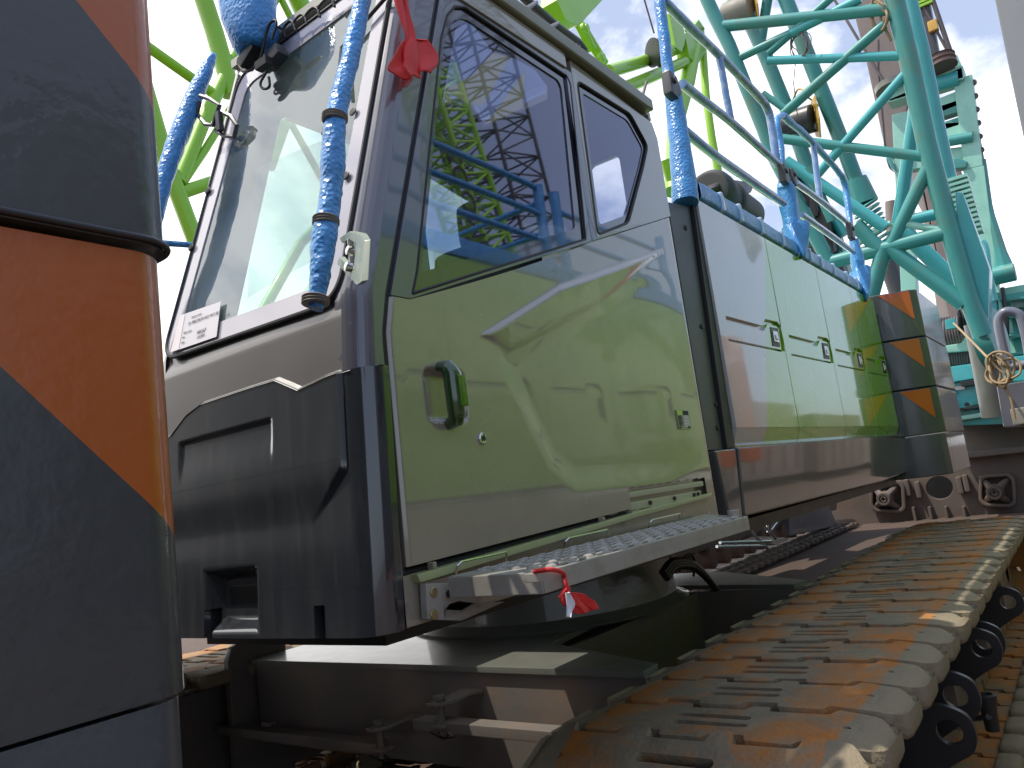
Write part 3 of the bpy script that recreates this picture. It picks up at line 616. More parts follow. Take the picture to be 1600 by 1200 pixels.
for x0, x1 in ((1.46, 1.66), (1.95, 2.2), (2.5, 2.75)):
    bm = B(); tube(bm, [(x0, 1.30, zt), (x0, 1.29, zt+.022), (x0+.01, 1.285, zt+.03), (x1-.01, 1.285, zt+.03), (x1, 1.29, zt+.022), (x1, 1.30, zt)], .003, 6); finish('spring_clip', bm, 'chrome', step)
bm = B(); lathe(bm, P(1147, 806, z=zt), (0, 0, 1), [(.022, 0), (.022, .02), (.02, .022)], 16); box(bm, P(835, 902, z=zt), (.025, .035, .018), .002); finish('step_stop', bm, 'step', step)
# ------------------------------------------------------------------ engine housing
bm = B(); box2(bm, (3.62, YS+.04, 1.84), (7.58, 4.4, 3.09), .01); housing = finish('engine_housing', bm, 'lime', crane)
bm = B()
prism(bm, [Vector((3.29, YS+.03, 1.85)), Vector((3.47, YS+.03, 1.85)), Vector((3.565, YS+.03, 3.06)), Vector((3.30, YS+.03, 3.02))], (0, .25, 0), bev=.006)
post = finish('corner_post', bm, 'grey', housing)
for px, py in ((1071, 356), (1096, 510), (1121, 669), (1118, 632)): bm = B(); lathe(bm, P(px, py, y=YS+.03), (0, -1, 0), [(.013, 0), (.012, .006), (.006, .007)], 14); finish('post_bolt', bm, 'rubber', post)
bm = B(); prism(bm, [Vector((3.475, YS+.012, 1.853)), Vector((3.578, YS+.012, 1.853)), Vector((3.625, YS+.012, 3.075)), Vector((3.573, YS+.012, 3.06))], (0, .06, 0), bev=.003); finish('edge_seal', bm, 'rubber', housing)
GREY2 = (.42, .42, .42)
ma_ = split_mat('two_colour_paint', GREY2, LIME, 1, -.49, 4.60-.49*3.08)
edges = [3.60, 4.605, 5.69, 6.665, 7.55]
def Z3(x, y): return S(1050+x/3.53, 480+y/3.53)
G1 = [Z3(*p) for p in ((298, 48), (505, 104), (522, 67), (590, 84), (612, 112), (632, 248), (612, 244), (596, 122), (585, 108), (534, 96), (515, 131), (505, 133), (300, 78))]
G2 = [Z3(*p) for p in ((313, 174), (612, 238), (614, 249), (313, 187))]
LT = [Z3(*p) for p in ((548, 112), (590, 120), (602, 222), (562, 215))]
for i in range(4):
    x0, x1 = edges[i]+.004, edges[i+1]-.004; sc = (x1-x0)/(4.601-3.604)
    def mp_(p, dy=0): return Vector((x0+(p.x-3.604)*sc*.97, YS+dy, p.z))
    bm = B()
    prism(bm, [Vector((x0, YS, 1.945)), Vector((x1, YS, 1.945)), Vector((x1, YS, 3.095)), Vector((x0, YS, 3.095))], (0, .022, 0), [[mp_(p) for p in G1], [mp_(p) for p in G2]], .004, 2)
    prism(bm, [Vector((x0, YS, 1.944)), Vector((x1, YS, 1.944)), Vector((x1, YS+.03, 1.862)), Vector((x0, YS+.03, 1.862))], (0, .02, 0), bev=.002)
    prism(bm, [Vector((x0, YS+.019, 1.95)), Vector((x1, YS+.019, 1.95)), Vector((x1, YS+.019, 3.08)), Vector((x0, YS+.019, 3.08))], (0, .015, 0))
    dr = finish('housing_door', bm, ma_, housing)
    bm = B(); prism(bm, [mp_(p, -.004) for p in LT], (0, .02, 0), bev=.002); lt = finish('latch', bm, 'dark', dr)
    bm = B(); c = sum((mp_(p) for p in LT), Vector())/4; box(bm, c+Vector((0, -.006, 0)), (.075*sc, .008, .066), .004); box(bm, c+Vector((0, -.013, -.004)), (.03*sc, .008, .03), .004); finish('latch', bm, 'chrome', dr)
bm = B(); box2(bm, (3.60, YS+.02, 3.094), (7.55, YS+.3, 3.115), .004); finish('housing_roof', bm, 'lime', housing)
bm = B()                                          # blue wrapped edge of the walkway
def bw_fn(a, b):
    x = 3.66+a*3.7; ang = b*2*math.pi; p = Vector((x, YS+.03+.035*math.copysign(abs(math.cos(ang))**.5, math.cos(ang)), 3.165+.05*math.copysign(abs(math.sin(ang))**.5, math.sin(ang))))
    return p+mnoise.noise_vector(p*14)*.004
grid(bm, bw_fn, 120, 16); bmesh.ops.remove_doubles(bm, verts=bm.verts, dist=.0005); ww = finish('walkway_edge', bm, 'blue', housing, 80)
for k in range(11):
    x = 3.95+k*.33+.06*math.sin(k*5); bm = B(); box(bm, (x, YS+.028, 3.165), (.03, .086, .112), .02, seg=3); finish('tape_band', bm, 'film', ww)
# air intake
bm = B(); c = P(1150, 316, y=1.75); 
lathe(bm, c+Vector((-.55, 0, -.05)), (1, 0, -.02), [(.11, 0), (.14, .01), (.16, .05), (.16, .12), (.14, .14), (.14, .3), (.155, .31), (.155, .36), (.14, .37), (.135, .75), (.09, .8)], 32); ai = finish('air_intake', bm, mat('intake_grey', (.03, .032, .03), .45), housing)
bm = B()
hp = [(1112, 294), (1125, 283), (1145, 279), (1168, 282), (1180, 292), (1176, 300), (1160, 308), (1145, 300), (1130, 296)]
prism(bm, [P(px, py, y=1.66) for px, py in hp], (0, .25, 0), bev=.03, seg=3); finish('intake_cap', bm, mat('cap_grey', (.05, .05, .055), .4, coat=.3), ai)
# handrail
rail = None
bm = B(); 
yR = 1.37
def R(pts, y=yR): return [P(px, py, y=y) for px, py in pts]
rail = None
def rpost(pts, r, n, seg=14, nm='rail_post'):
    global rail
    bm = B(); q = curve(R(pts), n); rr_ = r if isinstance(r, float) else [r[min(len(r)-1, i)] for i in range(len(q))]; tube(bm, q, rr_, seg)
    for v in bm.verts: v.co += mnoise.noise_vector(v.co*22)*.006
    if rail is None: rail = finish('handrail', bm, 'blue', crane, 80)
    else: finish(nm, bm, 'blue', rail, 80)
rpost(((1071, 318), (1068, 280), (1062, 225), (1055, 170), (1050, 140)), [.066, .066, .066, .064, .062, .06, .058, .056, .054, .052, .05, .048, .046, .044, .042, .04, .04], 4, 18)
rpost(((1046, 128), (1042, 95), (1036, 45), (1031, 5), (1030, -30)), .030, 4)
rpost(((1240, 395), (1236, 350), (1229, 300), (1224, 285)), [.05, .05, .05, .052, .054, .056, .06, .062, .062, .06, .055, .05, .045], 4, 16)
rpost(((1222, 262), (1219, 225), (1214, 195), (1216, 184), (1224, 181)), .024, 4)
rpost(((1246, 395), (1244, 360), (1240, 310), (1237, 290)), .030, 4)
rpost(((1346, 448), (1340, 410), (1334, 375)), [.05, .05, .05, .055, .06, .055, .05, .045, .04], 4)
rpost(((1329, 352), (1322, 300), (1317, 280), (1308, 266), (1285, 240), (1262, 215), (1224, 181)), .027, 5, 14, 'rail_bend')

FP = mat('film_wrapped_pipe', (.10, .20, .42), .25, var=.3, vs=9, coat=.8, dirt=(.30, .40, .52), da=.8, ds=15, coatr=.12)
M['pipe'] = FP
for nm, pts, r in (('top_rail', ((1036, 0), (1080, 44), (1127, 90), (1187, 153), (1200, 172), (1206, 200), (1212, 240), (1216, 262)), .027),
                   ('middle_rail', ((1066, 131), (1105, 162), (1146, 194), (1222, 262)), .026), ('lower_rail', ((1070, 205), (1125, 249), (1224, 318)), .026),
                   ('rail_post', ((1124, 90), (1133, 140), (1143, 193)), .022), ('rail_post', ((1271, 228), (1276, 270), (1281, 312)), .024),
                   ('middle_rail', ((1243, 285), (1280, 312), (1329, 352)), .024), ('lower_rail', ((1252, 335), (1290, 362), (1334, 394)), .024)):
    bm = B(); tube(bm, curve(R(pts), 5), r, 12)
    for v in bm.verts: v.co += mnoise.noise_vector(v.co*30)*.003
    finish(nm, bm, 'pipe', rail, 80)
for px, py, s in ((1047, 134, 1.0), (1224, 273, 1.05), (1237, 278, .9), (1329, 362, 1.15)):
    bm = B(); c = P(px, py, y=yR-.035); box(bm, c, (.085*s, .05, .13*s), .012, Matrix.Rotation(.12, 3, 'Y')); box(bm, c+Vector((.07*s, 0, .02)), (.07*s, .03, .09*s), .012, Matrix.Rotation(-.5, 3, 'Y')); lathe(bm, c+Vector((0, -.025, .02)), (0, -1, 0), [(.02, 0), (.018, .012)], 14)
    finish('rail_clamp', bm, 'grey', rail)
for px, py in ((1252, 372), (1352, 438)):          # loose funnels of blue film at the post feet
    bm = B(); a, b = P(px-8, py-10, y=yR-.02), P(px+2, py+30, y=yR-.06)
    ax = (b-a).normalized(); Ln = (b-a).length; lathe(bm, a, ax, [(.09, -.02), (.085, .02), (.06, Ln*.5), (.03, Ln*.85), (.012, Ln*1.05)], 20)
    for v in bm.verts: v.co += mnoise.noise_vector(v.co*12)*.03
    finish('film_skirt', bm, 'blue', rail, 80)
# skirt
bm = B()
prism(bm, [Vector((3.56, YS-.01, 1.852)), Vector((7.70, YS-.01, 1.872)), Vector((7.74, YS+.02, 1.54)), Vector((6.6, YS+.02, 1.515)), Vector((3.57, YS+.02, 1.53))], (0, .5, 0), bev=.012, seg=3)
sk = finish('side_skirt', bm, 'skirt', crane)
bm = B(); prism(bm, [Vector((3.30, YS, 1.845)), Vector((3.548, YS, 1.848)), Vector((3.556, YS+.025, 1.53)), Vector((3.40, YS+.025, 1.53))], (0, .4, 0), bev=.01, seg=3); finish('skirt_end', bm, 'skirt', sk)
bm = B(); box2(bm, (3.26, YS+.08, 1.50), (3.45, YS+.5, 1.86)); box2(bm, (1.35, YS+.12, 1.44), (3.1, 2.22, 1.489)); box2(bm, (3.1, YS+.12, 1.44), (7.6, 4.4, 1.50)); box2(bm, (.9, 2.78, 1.44), (3.1, 5.2, 1.80)); finish('revolving_frame', bm, 'dark', crane)  # last box is stretched outwards, added to shade the far track
# counterweight
zs = [3.148, 2.707, 2.253, 1.838, 1.47]
cwt = None
for i in range(4):
    z1, z0 = zs[i]-.004, zs[i+1]+.004; ins = 0 if i < 3 else .012
    pl_ = [(7.585+ins, YS-.002), (7.70+ins, 1.05), (7.76+ins, 1.0+ins), (9.0-ins, 1.0+ins), (9.1-ins, 1.1), (9.1-ins, 4.7), (9.0, 4.8), (7.72, 4.8), (7.585, 4.47)]
    bm = B(); prism(bm, [Vector((x, y, z0)) for x, y in pl_], (0, 0, z1-z0), bev=.012, seg=3); o = finish('counterweight_slab', bm, 'cw', cwt or crane)
    if i == 0: cwt = o; o.name = 'counterweight'
    if i < 3:
        def fp(s, z): a = Vector((7.585, YS-.002, z)); b = Vector((7.70, 1.05, z)); n = Vector((-.925, -.38, 0)); return a.lerp(b, s)+n*.004
        bm = B(); prism(bm, [fp(.18 if i else .12, z1-.010), fp(.99, z1-.010), fp(.99, z1-.275)], Vector((.925, .38, 0))*.003); finish('painted_triangle', bm, 'orange', o)
for px, py, s in ((1457, 480, .12),): pass
# ------------------------------------------------------------------ carbody, ring
bm = B(); zc = .985; fx = 2.93
hole = roundpoly([P(862, 1004, z=zc), P(1010, 1018, z=zc)+Vector((0, -.05, 0)), P(1240, 913, z=zc)+Vector((.0, .06, 0)), P(1050, 915, z=zc)], .06)
prism(bm, [Vector((fx, 1.645, zc)), Vector((3.06, 1.645, zc)), P(862, 1004, z=zc), P(1050, 915, z=zc), P(1240, 913, z=zc), Vector((5.25, 1.645, zc)), Vector((5.9, 2.5, zc)), Vector((5.9, 3.6, zc)), Vector((5.2, 4.4, zc)), Vector((3.3, 4.36, zc)), Vector((fx, 4.36, zc))], (0, 0, -.03), [], .004)
carb = finish('carbody', bm, 'olive', crane)
bm = B(); box2(bm, (fx+.02, 1.60, .50), (fx+.05, 4.34, .954), .006); box2(bm, (5.10, 1.60, .5), (5.13, 4.2, .954)); box2(bm, (3.1, 2.35, .4), (5.1, 2.38, .954)); box2(bm, (fx+.05, 4.30, .5), (3.3, 4.34, .954))
finish('front_beam', bm, 'steel', carb)
bm = B(); prism(bm, [Vector((fx-.10, 3.84, z)) if 0 else Vector((fx-.14+a, 4.38, z)) for a, z in ((0, .25), (0, 1.01), (.03, 1.08), (.10, 1.11), (.42, 1.11), (.42, .25))], (0, .05, 0), bev=.01); finish('end_flange', bm, 'steel', carb)
bm = B(); rc_ = Vector((4.42, 3.12, 0))
lathe(bm, rc_, (0, 0, 1), [(.92, .985), (.93, 1.0), (.90, 1.01), (.85, 1.04), (.82, 1.38), (.84, 1.40), (.84, 1.47)], 72); ring = finish('turntable_ring', bm, 'olive', carb)
for a, s in ((-105, .09), (-121, .06)):
    d_ = Vector((math.cos(math.radians(a)), math.sin(math.radians(a)), 0)); bm = B()
p_ = P(826, 962, y=2.2)
dv = Vector((p_.x-rc_.x, p_.y-rc_.y, 0)).normalized(); bm = B(); lathe(bm, rc_+dv*.80+Vector((0, 0, 1.27)), dv, [(.055, 0), (.055, .03)], 24); finish('ring_opening', bm, 'rubber', ring)
bm = B(); a_ = math.atan2(dv.y, dv.x)-.26; d2 = Vector((math.cos(a_), math.sin(a_), 0)); box(bm, rc_+d2*.83+Vector((0, 0, 1.29)), (.05, .12, .09), .01, Matrix.Rotation(a_, 3, 'Z')); finish('ring_block', bm, 'olive', ring)
# stored rods with pinned clamps on the front beam
def rod(y0, y1, z):
    bm = B(); box2(bm, (fx-.17, y1, z-.05), (fx-.08, y0, z), .006); finish('stored_rod', bm, 'steel', carb)
rod(P(350, 1140, x=fx-.12).y, P(600, 1170, x=fx-.12).y, P(480, 1145, x=fx-.12).z); rod(P(655, 1122, x=fx-.12).y, 1.55, P(780, 1130, x=fx-.12).z)
def clamp(y, z, s=1):
    bm = B()
    prism(bm, [Vector((fx+.02, y-.10*s, z+.045)), Vector((fx-.06, y-.07*s, z+.05)), Vector((fx-.14, y-.02, z+.03)), Vector((fx-.20, y+.02, z+.03)), Vector((fx-.20, y+.08, z+.03)), Vector((fx-.12, y+.07, z+.03)), Vector((fx+.02, y+.04*s, z+.045))], (0, 0, .018), bev=.004)
    lathe(bm, (fx-.155, y+.03, z-.10), (0, 0, 1), [(.018, 0), (.018, .16), (.028, .161), (.028, .175)], 14)
    box(bm, (fx-.155, y+.03, z-.06), (.08, .09, .012), .003); cl = finish('rod_clamp', bm, 'steel', carb)
    bm = B(); tube(bm, [(fx-.155, y+.03+.03*math.cos(t), z-.10+.016*math.sin(t)) for t in [k*.7 for k in range(9)]], .004, 6); tube(bm, [(fx-.17, y+.10, z-.09), (fx-.17, y+.02, z-.115), (fx-.17, y-.06, z-.10), (fx-.17, y-.02, z-.085)], .004, 6); finish('split_pin', bm, 'dark', cl)
q1 = P(595, 1150, x=fx-.15); q2 = P(690, 1112, x=fx-.15); clamp(q1.y-.03, q1.z); clamp(q2.y-.03, q2.z)
bm = B(); box(bm, P(420, 1130, x=fx-.12), (.05, .07, .02), .004); finish('rod_stop', bm, 'steel', carb)
# far crawler and near crawler: frame, rollers, shoes
shoe_bm = B(); hw = .155
def SH(x, v): return Vector((x, v, 0))
tabs = [(-.30, -.16), (-.03, .11), (.26, .38)]
fe = [(-.155, -.44)]
pts_ = []
for a, b in tabs: pts_ += [(-.136, a-.010), (-.182, a), (-.182, b), (-.136, b+.010)]
front = [(-.136, -.46)]+pts_+[(-.136, .46)]
back = []
for a, b in reversed(tabs): back += [(.158, b+.030), (.108, b+.022), (.108, a-.026), (.158, a-.034)]
back = [(.158, .46)]+back+[(.158, -.46)]
outl = roundpoly([SH(x, v) for x, v in front+[(-.10, .505), (.10, .505)]+back+[(.10, -.505), (-.10, -.505)]], .012, 2)
def slot(x, v, l, w_): return rrect(SH(x, v), (1, 0, 0), (0, 1, 0), w_, l, w_*.49, 3)
prism(shoe_bm, outl, (0, 0, -.055), [slot(-.050, 0, .25, .036), slot(.025, .015, .25, .036), rrect(SH(.0, -.40), (1, 0, 0), (0, 1, 0), .022, .022, .0108, 2), rrect(SH(.0, .40), (1, 0, 0), (0, 1, 0), .022, .022, .0108, 2)], .008, 2)
for sg in (-1, 1):                                 # cast end pads
    box(shoe_bm, (-.004, sg*.466, -.052), (.226, .13, .108), .046, seg=4)
box(shoe_bm, (0, -.2, -.09), (.24, .05, .08), .01); box(shoe_bm, (0, .2, -.09), (.24, .05, .08), .01)
for v in shoe_bm.verts:
    v.co += mnoise.noise_vector(v.co*9+Vector((3, 1, 7)))*.004; v.co.z += -v.co.x*.022-(.035*max(0, abs(v.co.y)-.40)/.12 if v.co.z > -.02 else 0)
def loop_path(x0, x1, Rr, zt_):
    L1 = x1-x0; tot = 2*L1+2*math.pi*Rr
    def f(s):
        s %= tot
        if s < L1: return x0+s, zt_, 0.0
        s -= L1
        if s < math.pi*Rr: a = s/Rr; return x1+Rr*math.sin(a), zt_-Rr+Rr*math.cos(a), a
        s -= math.pi*Rr
        if s < L1: return x1-s, zt_-2*Rr, math.pi
        s -= L1; a = math.pi+s/Rr; return x0+Rr*math.sin(a), zt_-Rr+Rr*math.cos(a), a
    return f, tot
shoe_me = None
def make_track(root, yc, x0, x1, Rr, zt_, sign=1, n=None, s0=0.0):
    global shoe_me
    f, tot = loop_path(x0, x1, Rr, zt_); n = n or int(round(tot/.313)); pitch = tot/n
    for k in range(n):
        x, z, a = f(k*pitch+s0)
        if shoe_me is None:
            o = finish('track_shoe', shoe_bm, 'shoe', root, 40); shoe_me = o.data
        else:
            o = bpy.data.objects.new('track_shoe', shoe_me); C.objects.link(o); o.parent = root
        o.matrix_parent_inverse = Matrix()
        rz = math.pi if sign < 0 else 0
        jit = random.uniform(-.006, .006)
        o.location = (x, yc+random.uniform(-.004, .004), z+jit*.6); o.rotation_euler = (random.uniform(-.004, .004), a+random.uniform(-.012, .012), 0)
        if sign < 0: o.scale = (1, -1, 1)
bm = B()
prism(bm, [Vector((x, .86, z)) for x, z in ((2.0, .30), (2.0, .72), (2.3, .84), (8.6, .84), (8.9, .7), (8.9, .3), (8.6, .2), (2.3, .2))], (0, .55, 0), bev=.02)
tf = finish('crawler_frame', bm, 'steel', crane)
bm = B()
for x in (3.2, 3.9, 4.6, 5.3, 6.0, 6.7, 7.4): bm = B(); prism(bm, [Vector((x, .80, .30)), Vector((x, .80, .84)), Vector((x, .855, .84)), Vector((x, .855, .30))], (.035, 0, 0)); finish('frame_rib', bm, 'steel', tf)
for cxx in (2.3, 8.6):
    bm = B(); lathe(bm, (cxx, .92, .5), (0, 1, 0), [(.1, -.06), (.14, -.05), (.16, 0), (.40, .02), (.43, .05), (.43, .36), (.40, .39), (.1, .41)], 40); finish('drive_wheel', bm, 'dark', tf)
for k in range(9): bm = B(); lathe(bm, (2.9+k*.66, .95, .20), (0, 1, 0), [(.1, 0), (.12, .02), (.12, .32), (.1, .34)], 24); finish('track_roller', bm, 'steel', tf)
make_track(tf, 1.12, 2.30, 8.65, .485, .985, 1, s0=.10)
# lugs with eyes, bracket and jack pin on the outer face of the frame
def lug(x, z, dark=True, s=1):
    bm = B(); o = [Vector((x, .84, z-.22*s)), Vector((x, .84, z+.06*s)), Vector((x, .80, z+.08*s)), Vector((x, .60, z+.05*s)), Vector((x, .545, z+.02*s)), Vector((x, .53, z-.05*s)), Vector((x, .55, z-.11*s)), Vector((x, .62, z-.15*s)), Vector((x, .72, z-.22*s))]
    h = [Vector((x, .62+.045*math.cos(t), z-.04*s+.045*s*math.sin(t))) for t in [k*math.pi/8 for k in range(16)]]
    prism(bm, roundpoly(o, .03), (.03, 0, 0), [h], .004); return finish('lifting_lug', bm, 'dark', tf)
lug(3.30, .74); lug(3.55, .80); lug(4.45, .78); lug(4.62, .78); lug(5.9, .74)
bm = B(); lathe(bm, P(1545, 1110, y=.62), (0, 0, 1), [(.03, -.09), (.035, 0), (.045, .05), (.045, .07), (.03, .075), (.028, .06)], 20); tube(bm, [P(1545, 1120, y=.62)+Vector((0, 0, 0)), P(1500, 1125, y=.82)], .014, 8); finish('jack_pin', bm, 'dark', tf)
bm = B(); p_ = P(1463, 1072, y=.80); box(bm, p_, (.05, .004, .11), .002); lb_ = finish('warning_label', bm, 'white', tf)
bm = B(); box(bm, p_+Vector((0, -.003, .02)), (.045, .003, .03), .001); finish('label_band', bm, 'yellow', lb_)
bm = B()
prism(bm, [Vector((x, 4.62, z)) for x, z in ((2.0, .30), (2.0, .72), (2.3, .84), (8.6, .84), (8.9, .7), (8.9, .3), (8.6, .2), (2.3, .2))], (0, .55, 0), bev=.02)
tf2 = finish('crawler_frame', bm, 'steel', crane)
bm = B(); lathe(bm, (2.3, 4.64, .5), (0, 1, 0), [(.1, -.06), (.14, -.05), (.16, 0), (.40, .02), (.43, .05), (.43, .36), (.40, .39), (.1, .41)], 40); finish('drive_wheel', bm, 'dark', tf2)
make_track(tf2, 4.90, 2.30, 8.65, .485, .985, -1, s0=.10)
# hoses under the platform
bm = B()
for k in range(3): tube(bm, curve([P(px+3*k, py+4*k, y=2.05) for px, py in ((1035, 895), (1050, 878), (1075, 878), (1095, 892), (1112, 912))], 6), .022, 10)
tube(bm, curve([P(px, py, y=2.05) for px, py in ((1062, 893), (1068, 872), (1080, 866), (1086, 880), (1084, 900))], 5), .008, 8)
finish('hydraulic_hose', bm, 'hose', crane, 80)
bm = B()
tube(bm, [P(600+k*.6+8*math.cos(k*.5), 995+5*math.sin(k*.5), y=2.0) for k in range(40)], .006, 6); finish('hose_spring', bm, 'zinc', crane, 80)
# lime gantry behind the cab roof (stands on the revolving frame)
gy = 2.9
def G(pts, y=gy): return [P(px, py, y=y) for px, py in pts]
bm = B(); prism(bm, G(((872, -20), (870, 0), (883, 30), (900, 39), (909, 37), (916, 28), (942, 0), (950, -20))), (0, .18, 0), bev=.01); ga = finish('gantry', bm, 'limeb', crane)
bm = B()
for a, b in (((905, 38), (925, 78)), ((915, 52), (944, 100))): tube(bm, G((a, b), gy-.05), .045, 10)
for px, py in ((911, 46), (937, 92)): lathe(bm, P(px, py, y=gy-.12), (0, -1, 0), [(.05, 0), (.05, .03), (.03, .04), (.03, .05)], 12)
finish('link_chain', bm, 'limeb', ga)
for nm, pts, r in (('gantry_tube', ((950, 112), (1012, 94), (1062, 70)), .085), ('gantry_tube', ((975, 138), (1020, 119), (1070, 96)), .085), ('gantry_tube', ((1085, 68), (1073, 130), (1056, 190), (1052, 300)), .125),
                   ('gantry_tube', ((1098, 78), (1103, 150), (1112, 215), (1126, 290)), .065), ('gantry_tube', ((1040, 250), (1050, 285)), .08)):
    bm = B(); tube(bm, G(pts, gy+1.0), r, 14); finish(nm, bm, 'limeb', ga)
bm = B()
for q in (((1046, 20), (1062, 14), (1072, 60), (1066, 82), (1056, 74)), ((1070, 52), (1100, 40), (1104, 78), (1090, 102), (1078, 90)), ((1086, 38), (1092, 30), (1102, 45), (1096, 55))): prism(bm, G(q, gy+.9), (0, .2, 0), bev=.015)
finish('gantry_bracket', bm, 'limeb', ga)
bm = B(); lathe(bm, P(1026, 82, y=gy+.8), (.80, -.58, .12), [(.08, -.08), (.19, -.07), (.19, -.05), (.155, -.03), (.155, .03), (.19, .05), (.19, .07), (.08, .08)], 40)
finish('rope_sheave', bm, mat('sheave_iron', (.025, .035, .025), .45), ga)
bm = B(); tube(bm, G(((1004, -10), (1022, 52)), gy+.8), .012, 6); tube(bm, G(((1010, 128), (1004, 150)), gy+.8), .02, 6); finish('gantry_rope', bm, 'wire', ga)
# ================================================================== things tied on
def cloth(name, rows, th=.0025, m='red', fold=.012, label=None, cat=None):
    bm = B()
    def fn(a, b):
        k = b*(len(rows)-1); i = min(int(k), len(rows)-2); t = k-i
        l = Vector(rows[i][0]).lerp(Vector(rows[i+1][0]), t); r = Vector(rows[i][1]).lerp(Vector(rows[i+1][1]), t)
        p = l.lerp(r, a); wd = (r-l).length
        p.x += -fold*math.sin(a*16+b*3)*(.4+wd*5)+fold*1.2*mnoise.noise(Vector((a*3, b*4, 1))); p.y += fold*.7*math.cos(a*11+b*7)
        return p
    grid(bm, fn, 34, 30)
    o = finish(name, bm, m, None, 70); sm_ = o.modifiers.new('thick', 'SOLIDIFY'); sm_.thickness = th
    return tag(o, label, cat)
rx = [(P(l[0], l[1], y=1.285), P(r[0], r[1], y=1.285)) for l, r in (((616, -30), (640, -30)), ((619, 0), (637, 0)), ((626, 30), (642, 28)), ((634, 62), (646, 58)), ((622, 78), (664, 62)), ((614, 98), (678, 84)), ((612, 110), (679, 100)), ((634, 124), (672, 112)))]
r0_ = cloth('red_ribbon', rx, label='twisted red cloth ribbon hanging over the front corner of the cab by the windshield', cat='ribbon', fold=.010)
r0_['group'] = 'red ribbons tied on the crane'
ry = [(P(l[0], l[1], y=.985), P(r[0], r[1], y=.985)) for l, r in (((884, 918), (889, 916)), ((872, 932), (893, 926)), ((880, 944), (912, 930)), ((893, 952), (925, 938)), ((908, 960), (938, 950)))]
rb = cloth('red_ribbon', ry, label='red rag with white tail knotted round the outer edge of the metal step', cat='ribbon', fold=.006)
rb['group'] = 'red ribbons tied on the crane'
bm = B(); tube(bm, curve([P(835, 893, z=1.60), P(862, 890, z=1.602), P(880, 896, y=.985), P(884, 912, y=.985), P(887, 926, y=.985)], 5), .005, 8); finish('ribbon_band', bm, 'red', rb, 80)
bm = B(); g = grid(bm, lambda a, b: P(884+a*14*math.sin(math.pi*(.12+b*.85))+2*b, 926+38*b, y=.975)+Vector((0, .004*math.sin(9*a), 0)), 8, 14); solid(bm, .002); finish('white_tail', bm, 'white', rb, 70)
# paper notice stuck on the windshield
def W(px, py, off=.011): return PP(px, py, FX(1.5, 2.3, off), (1, 0, -.318))
bm = B(); q = [W(266, 551), W(338, 526), W(345, 471), W(281, 493)]; prism(bm, q, (.001, 0, 0)); pn = finish('paper_notice', bm, 'white'); tag(pn, 'white printed paper notice stuck in the lower left corner of the windshield', 'notice')
bm = B(); q2 = [W(266.5, 550.5, .0125), W(279, 546, .0125), W(289, 491, .0125), W(281.5, 493.5, .0125)]; prism(bm, q2, (.0008, 0, 0)); finish('folded_edge', bm, mat('bright_paper', (.85, .78, .80), .6), pn)
uu = (W(338, 490, .013)-W(293, 507, .013)).normalized(); vv = (W(290, 505, .013)-W(286, 527, .013)).normalized()
for s, px, py, sz in (('Dr PRECISION HLD W.O BLDG', 294, 507.5, .0130), ('ABG67', 307, 522, .016), ('LADEN', 307, 529, .013), ('Work order', 286, 522, .009), ('Unit', 284, 529, .009), ('Inspection notice', 299, 497, .008), ('Date', 283, 537, .009)):
    text_mesh('notice_text', s, sz, W(px, py, .0135), uu, vv, 'ink', pn, depth=.0002)
# ================================================================== near counterweight of the neighbouring crane (left foreground)
ncw = empty('crawler_crane', (-.4, 1.2, 0), 'crane whose dark grey counterweight with large orange triangles fills the left edge', 'crane')
def nslab(z0, z1, x1, y0, m, lip=0):
    bm = B(); r = .045; pl_ = [(-1.6, y0), (x1-r, y0)]+[(x1-r+r*math.sin(t), y0+r-r*math.cos(t)) for t in [math.pi/2*k/8 for k in range(1, 9)]]+[(x1, 4.3), (-1.6, 4.3)]
    prism(bm, [Vector((x, y, z0)) for x, y in pl_], (0, 0, z1-z0), bev=.006, seg=3); return finish('counterweight_slab', bm, m, ncw, 40)
for i, (z0, z1, x1, y0, line) in enumerate(((1.10, 1.607, .425, .722, None), (1.611, 2.041, .430, .719, (.42, 1.757)), (2.047, 2.50, .434, .712, (.43, 2.196)), (2.504, 2.95, .434, .716, (.43, 2.65)))):
    if line is None: m_ = 'cw'
    else:
        m_ = split_mat('counterweight_stripe', (.046, .049, .049), (.42, .095, .007), 1.03, 1, 1.03*line[0]+line[1], rough=.36, coat=.45, ymax=.80)
    nslab(z0, z1, x1, y0, m_)
bm = B(); 
bm2 = [(-1.6, .709)]+[(.392+.044*math.sin(t), .753-.044*math.cos(t)) for t in [math.pi/2*k/8 for k in range(9)]]+[(.436, 1.2)]
tube(bm, [Vector((x, y, 2.052)) for x, y in bm2], .0035, 8); finish('slab_lip', bm, 'grey', ncw, 60)
bm = B(); box2(bm, (-1.6, .75, .6), (.36, 4.2, 1.098), .02); finish('frame_tail', bm, 'cw', ncw)
bm = B(); prism(bm, roundpoly([Vector((x, 3.3, z)) for x, z in ((-3, .05), (-3, 1.0), (1.45, 1.0), (1.6, .5), (1.45, .05))], .15), (0, 1.0, 0), bev=.03); ctf = finish('crawler_frame', bm, 'steel', ncw)
for k in range(9): bm = B(); box(bm, (-1.2+.31*k, 3.75, 1.03), (.28, 1.1, .06), .02); finish('track_shoe', bm, 'steel', ctf)
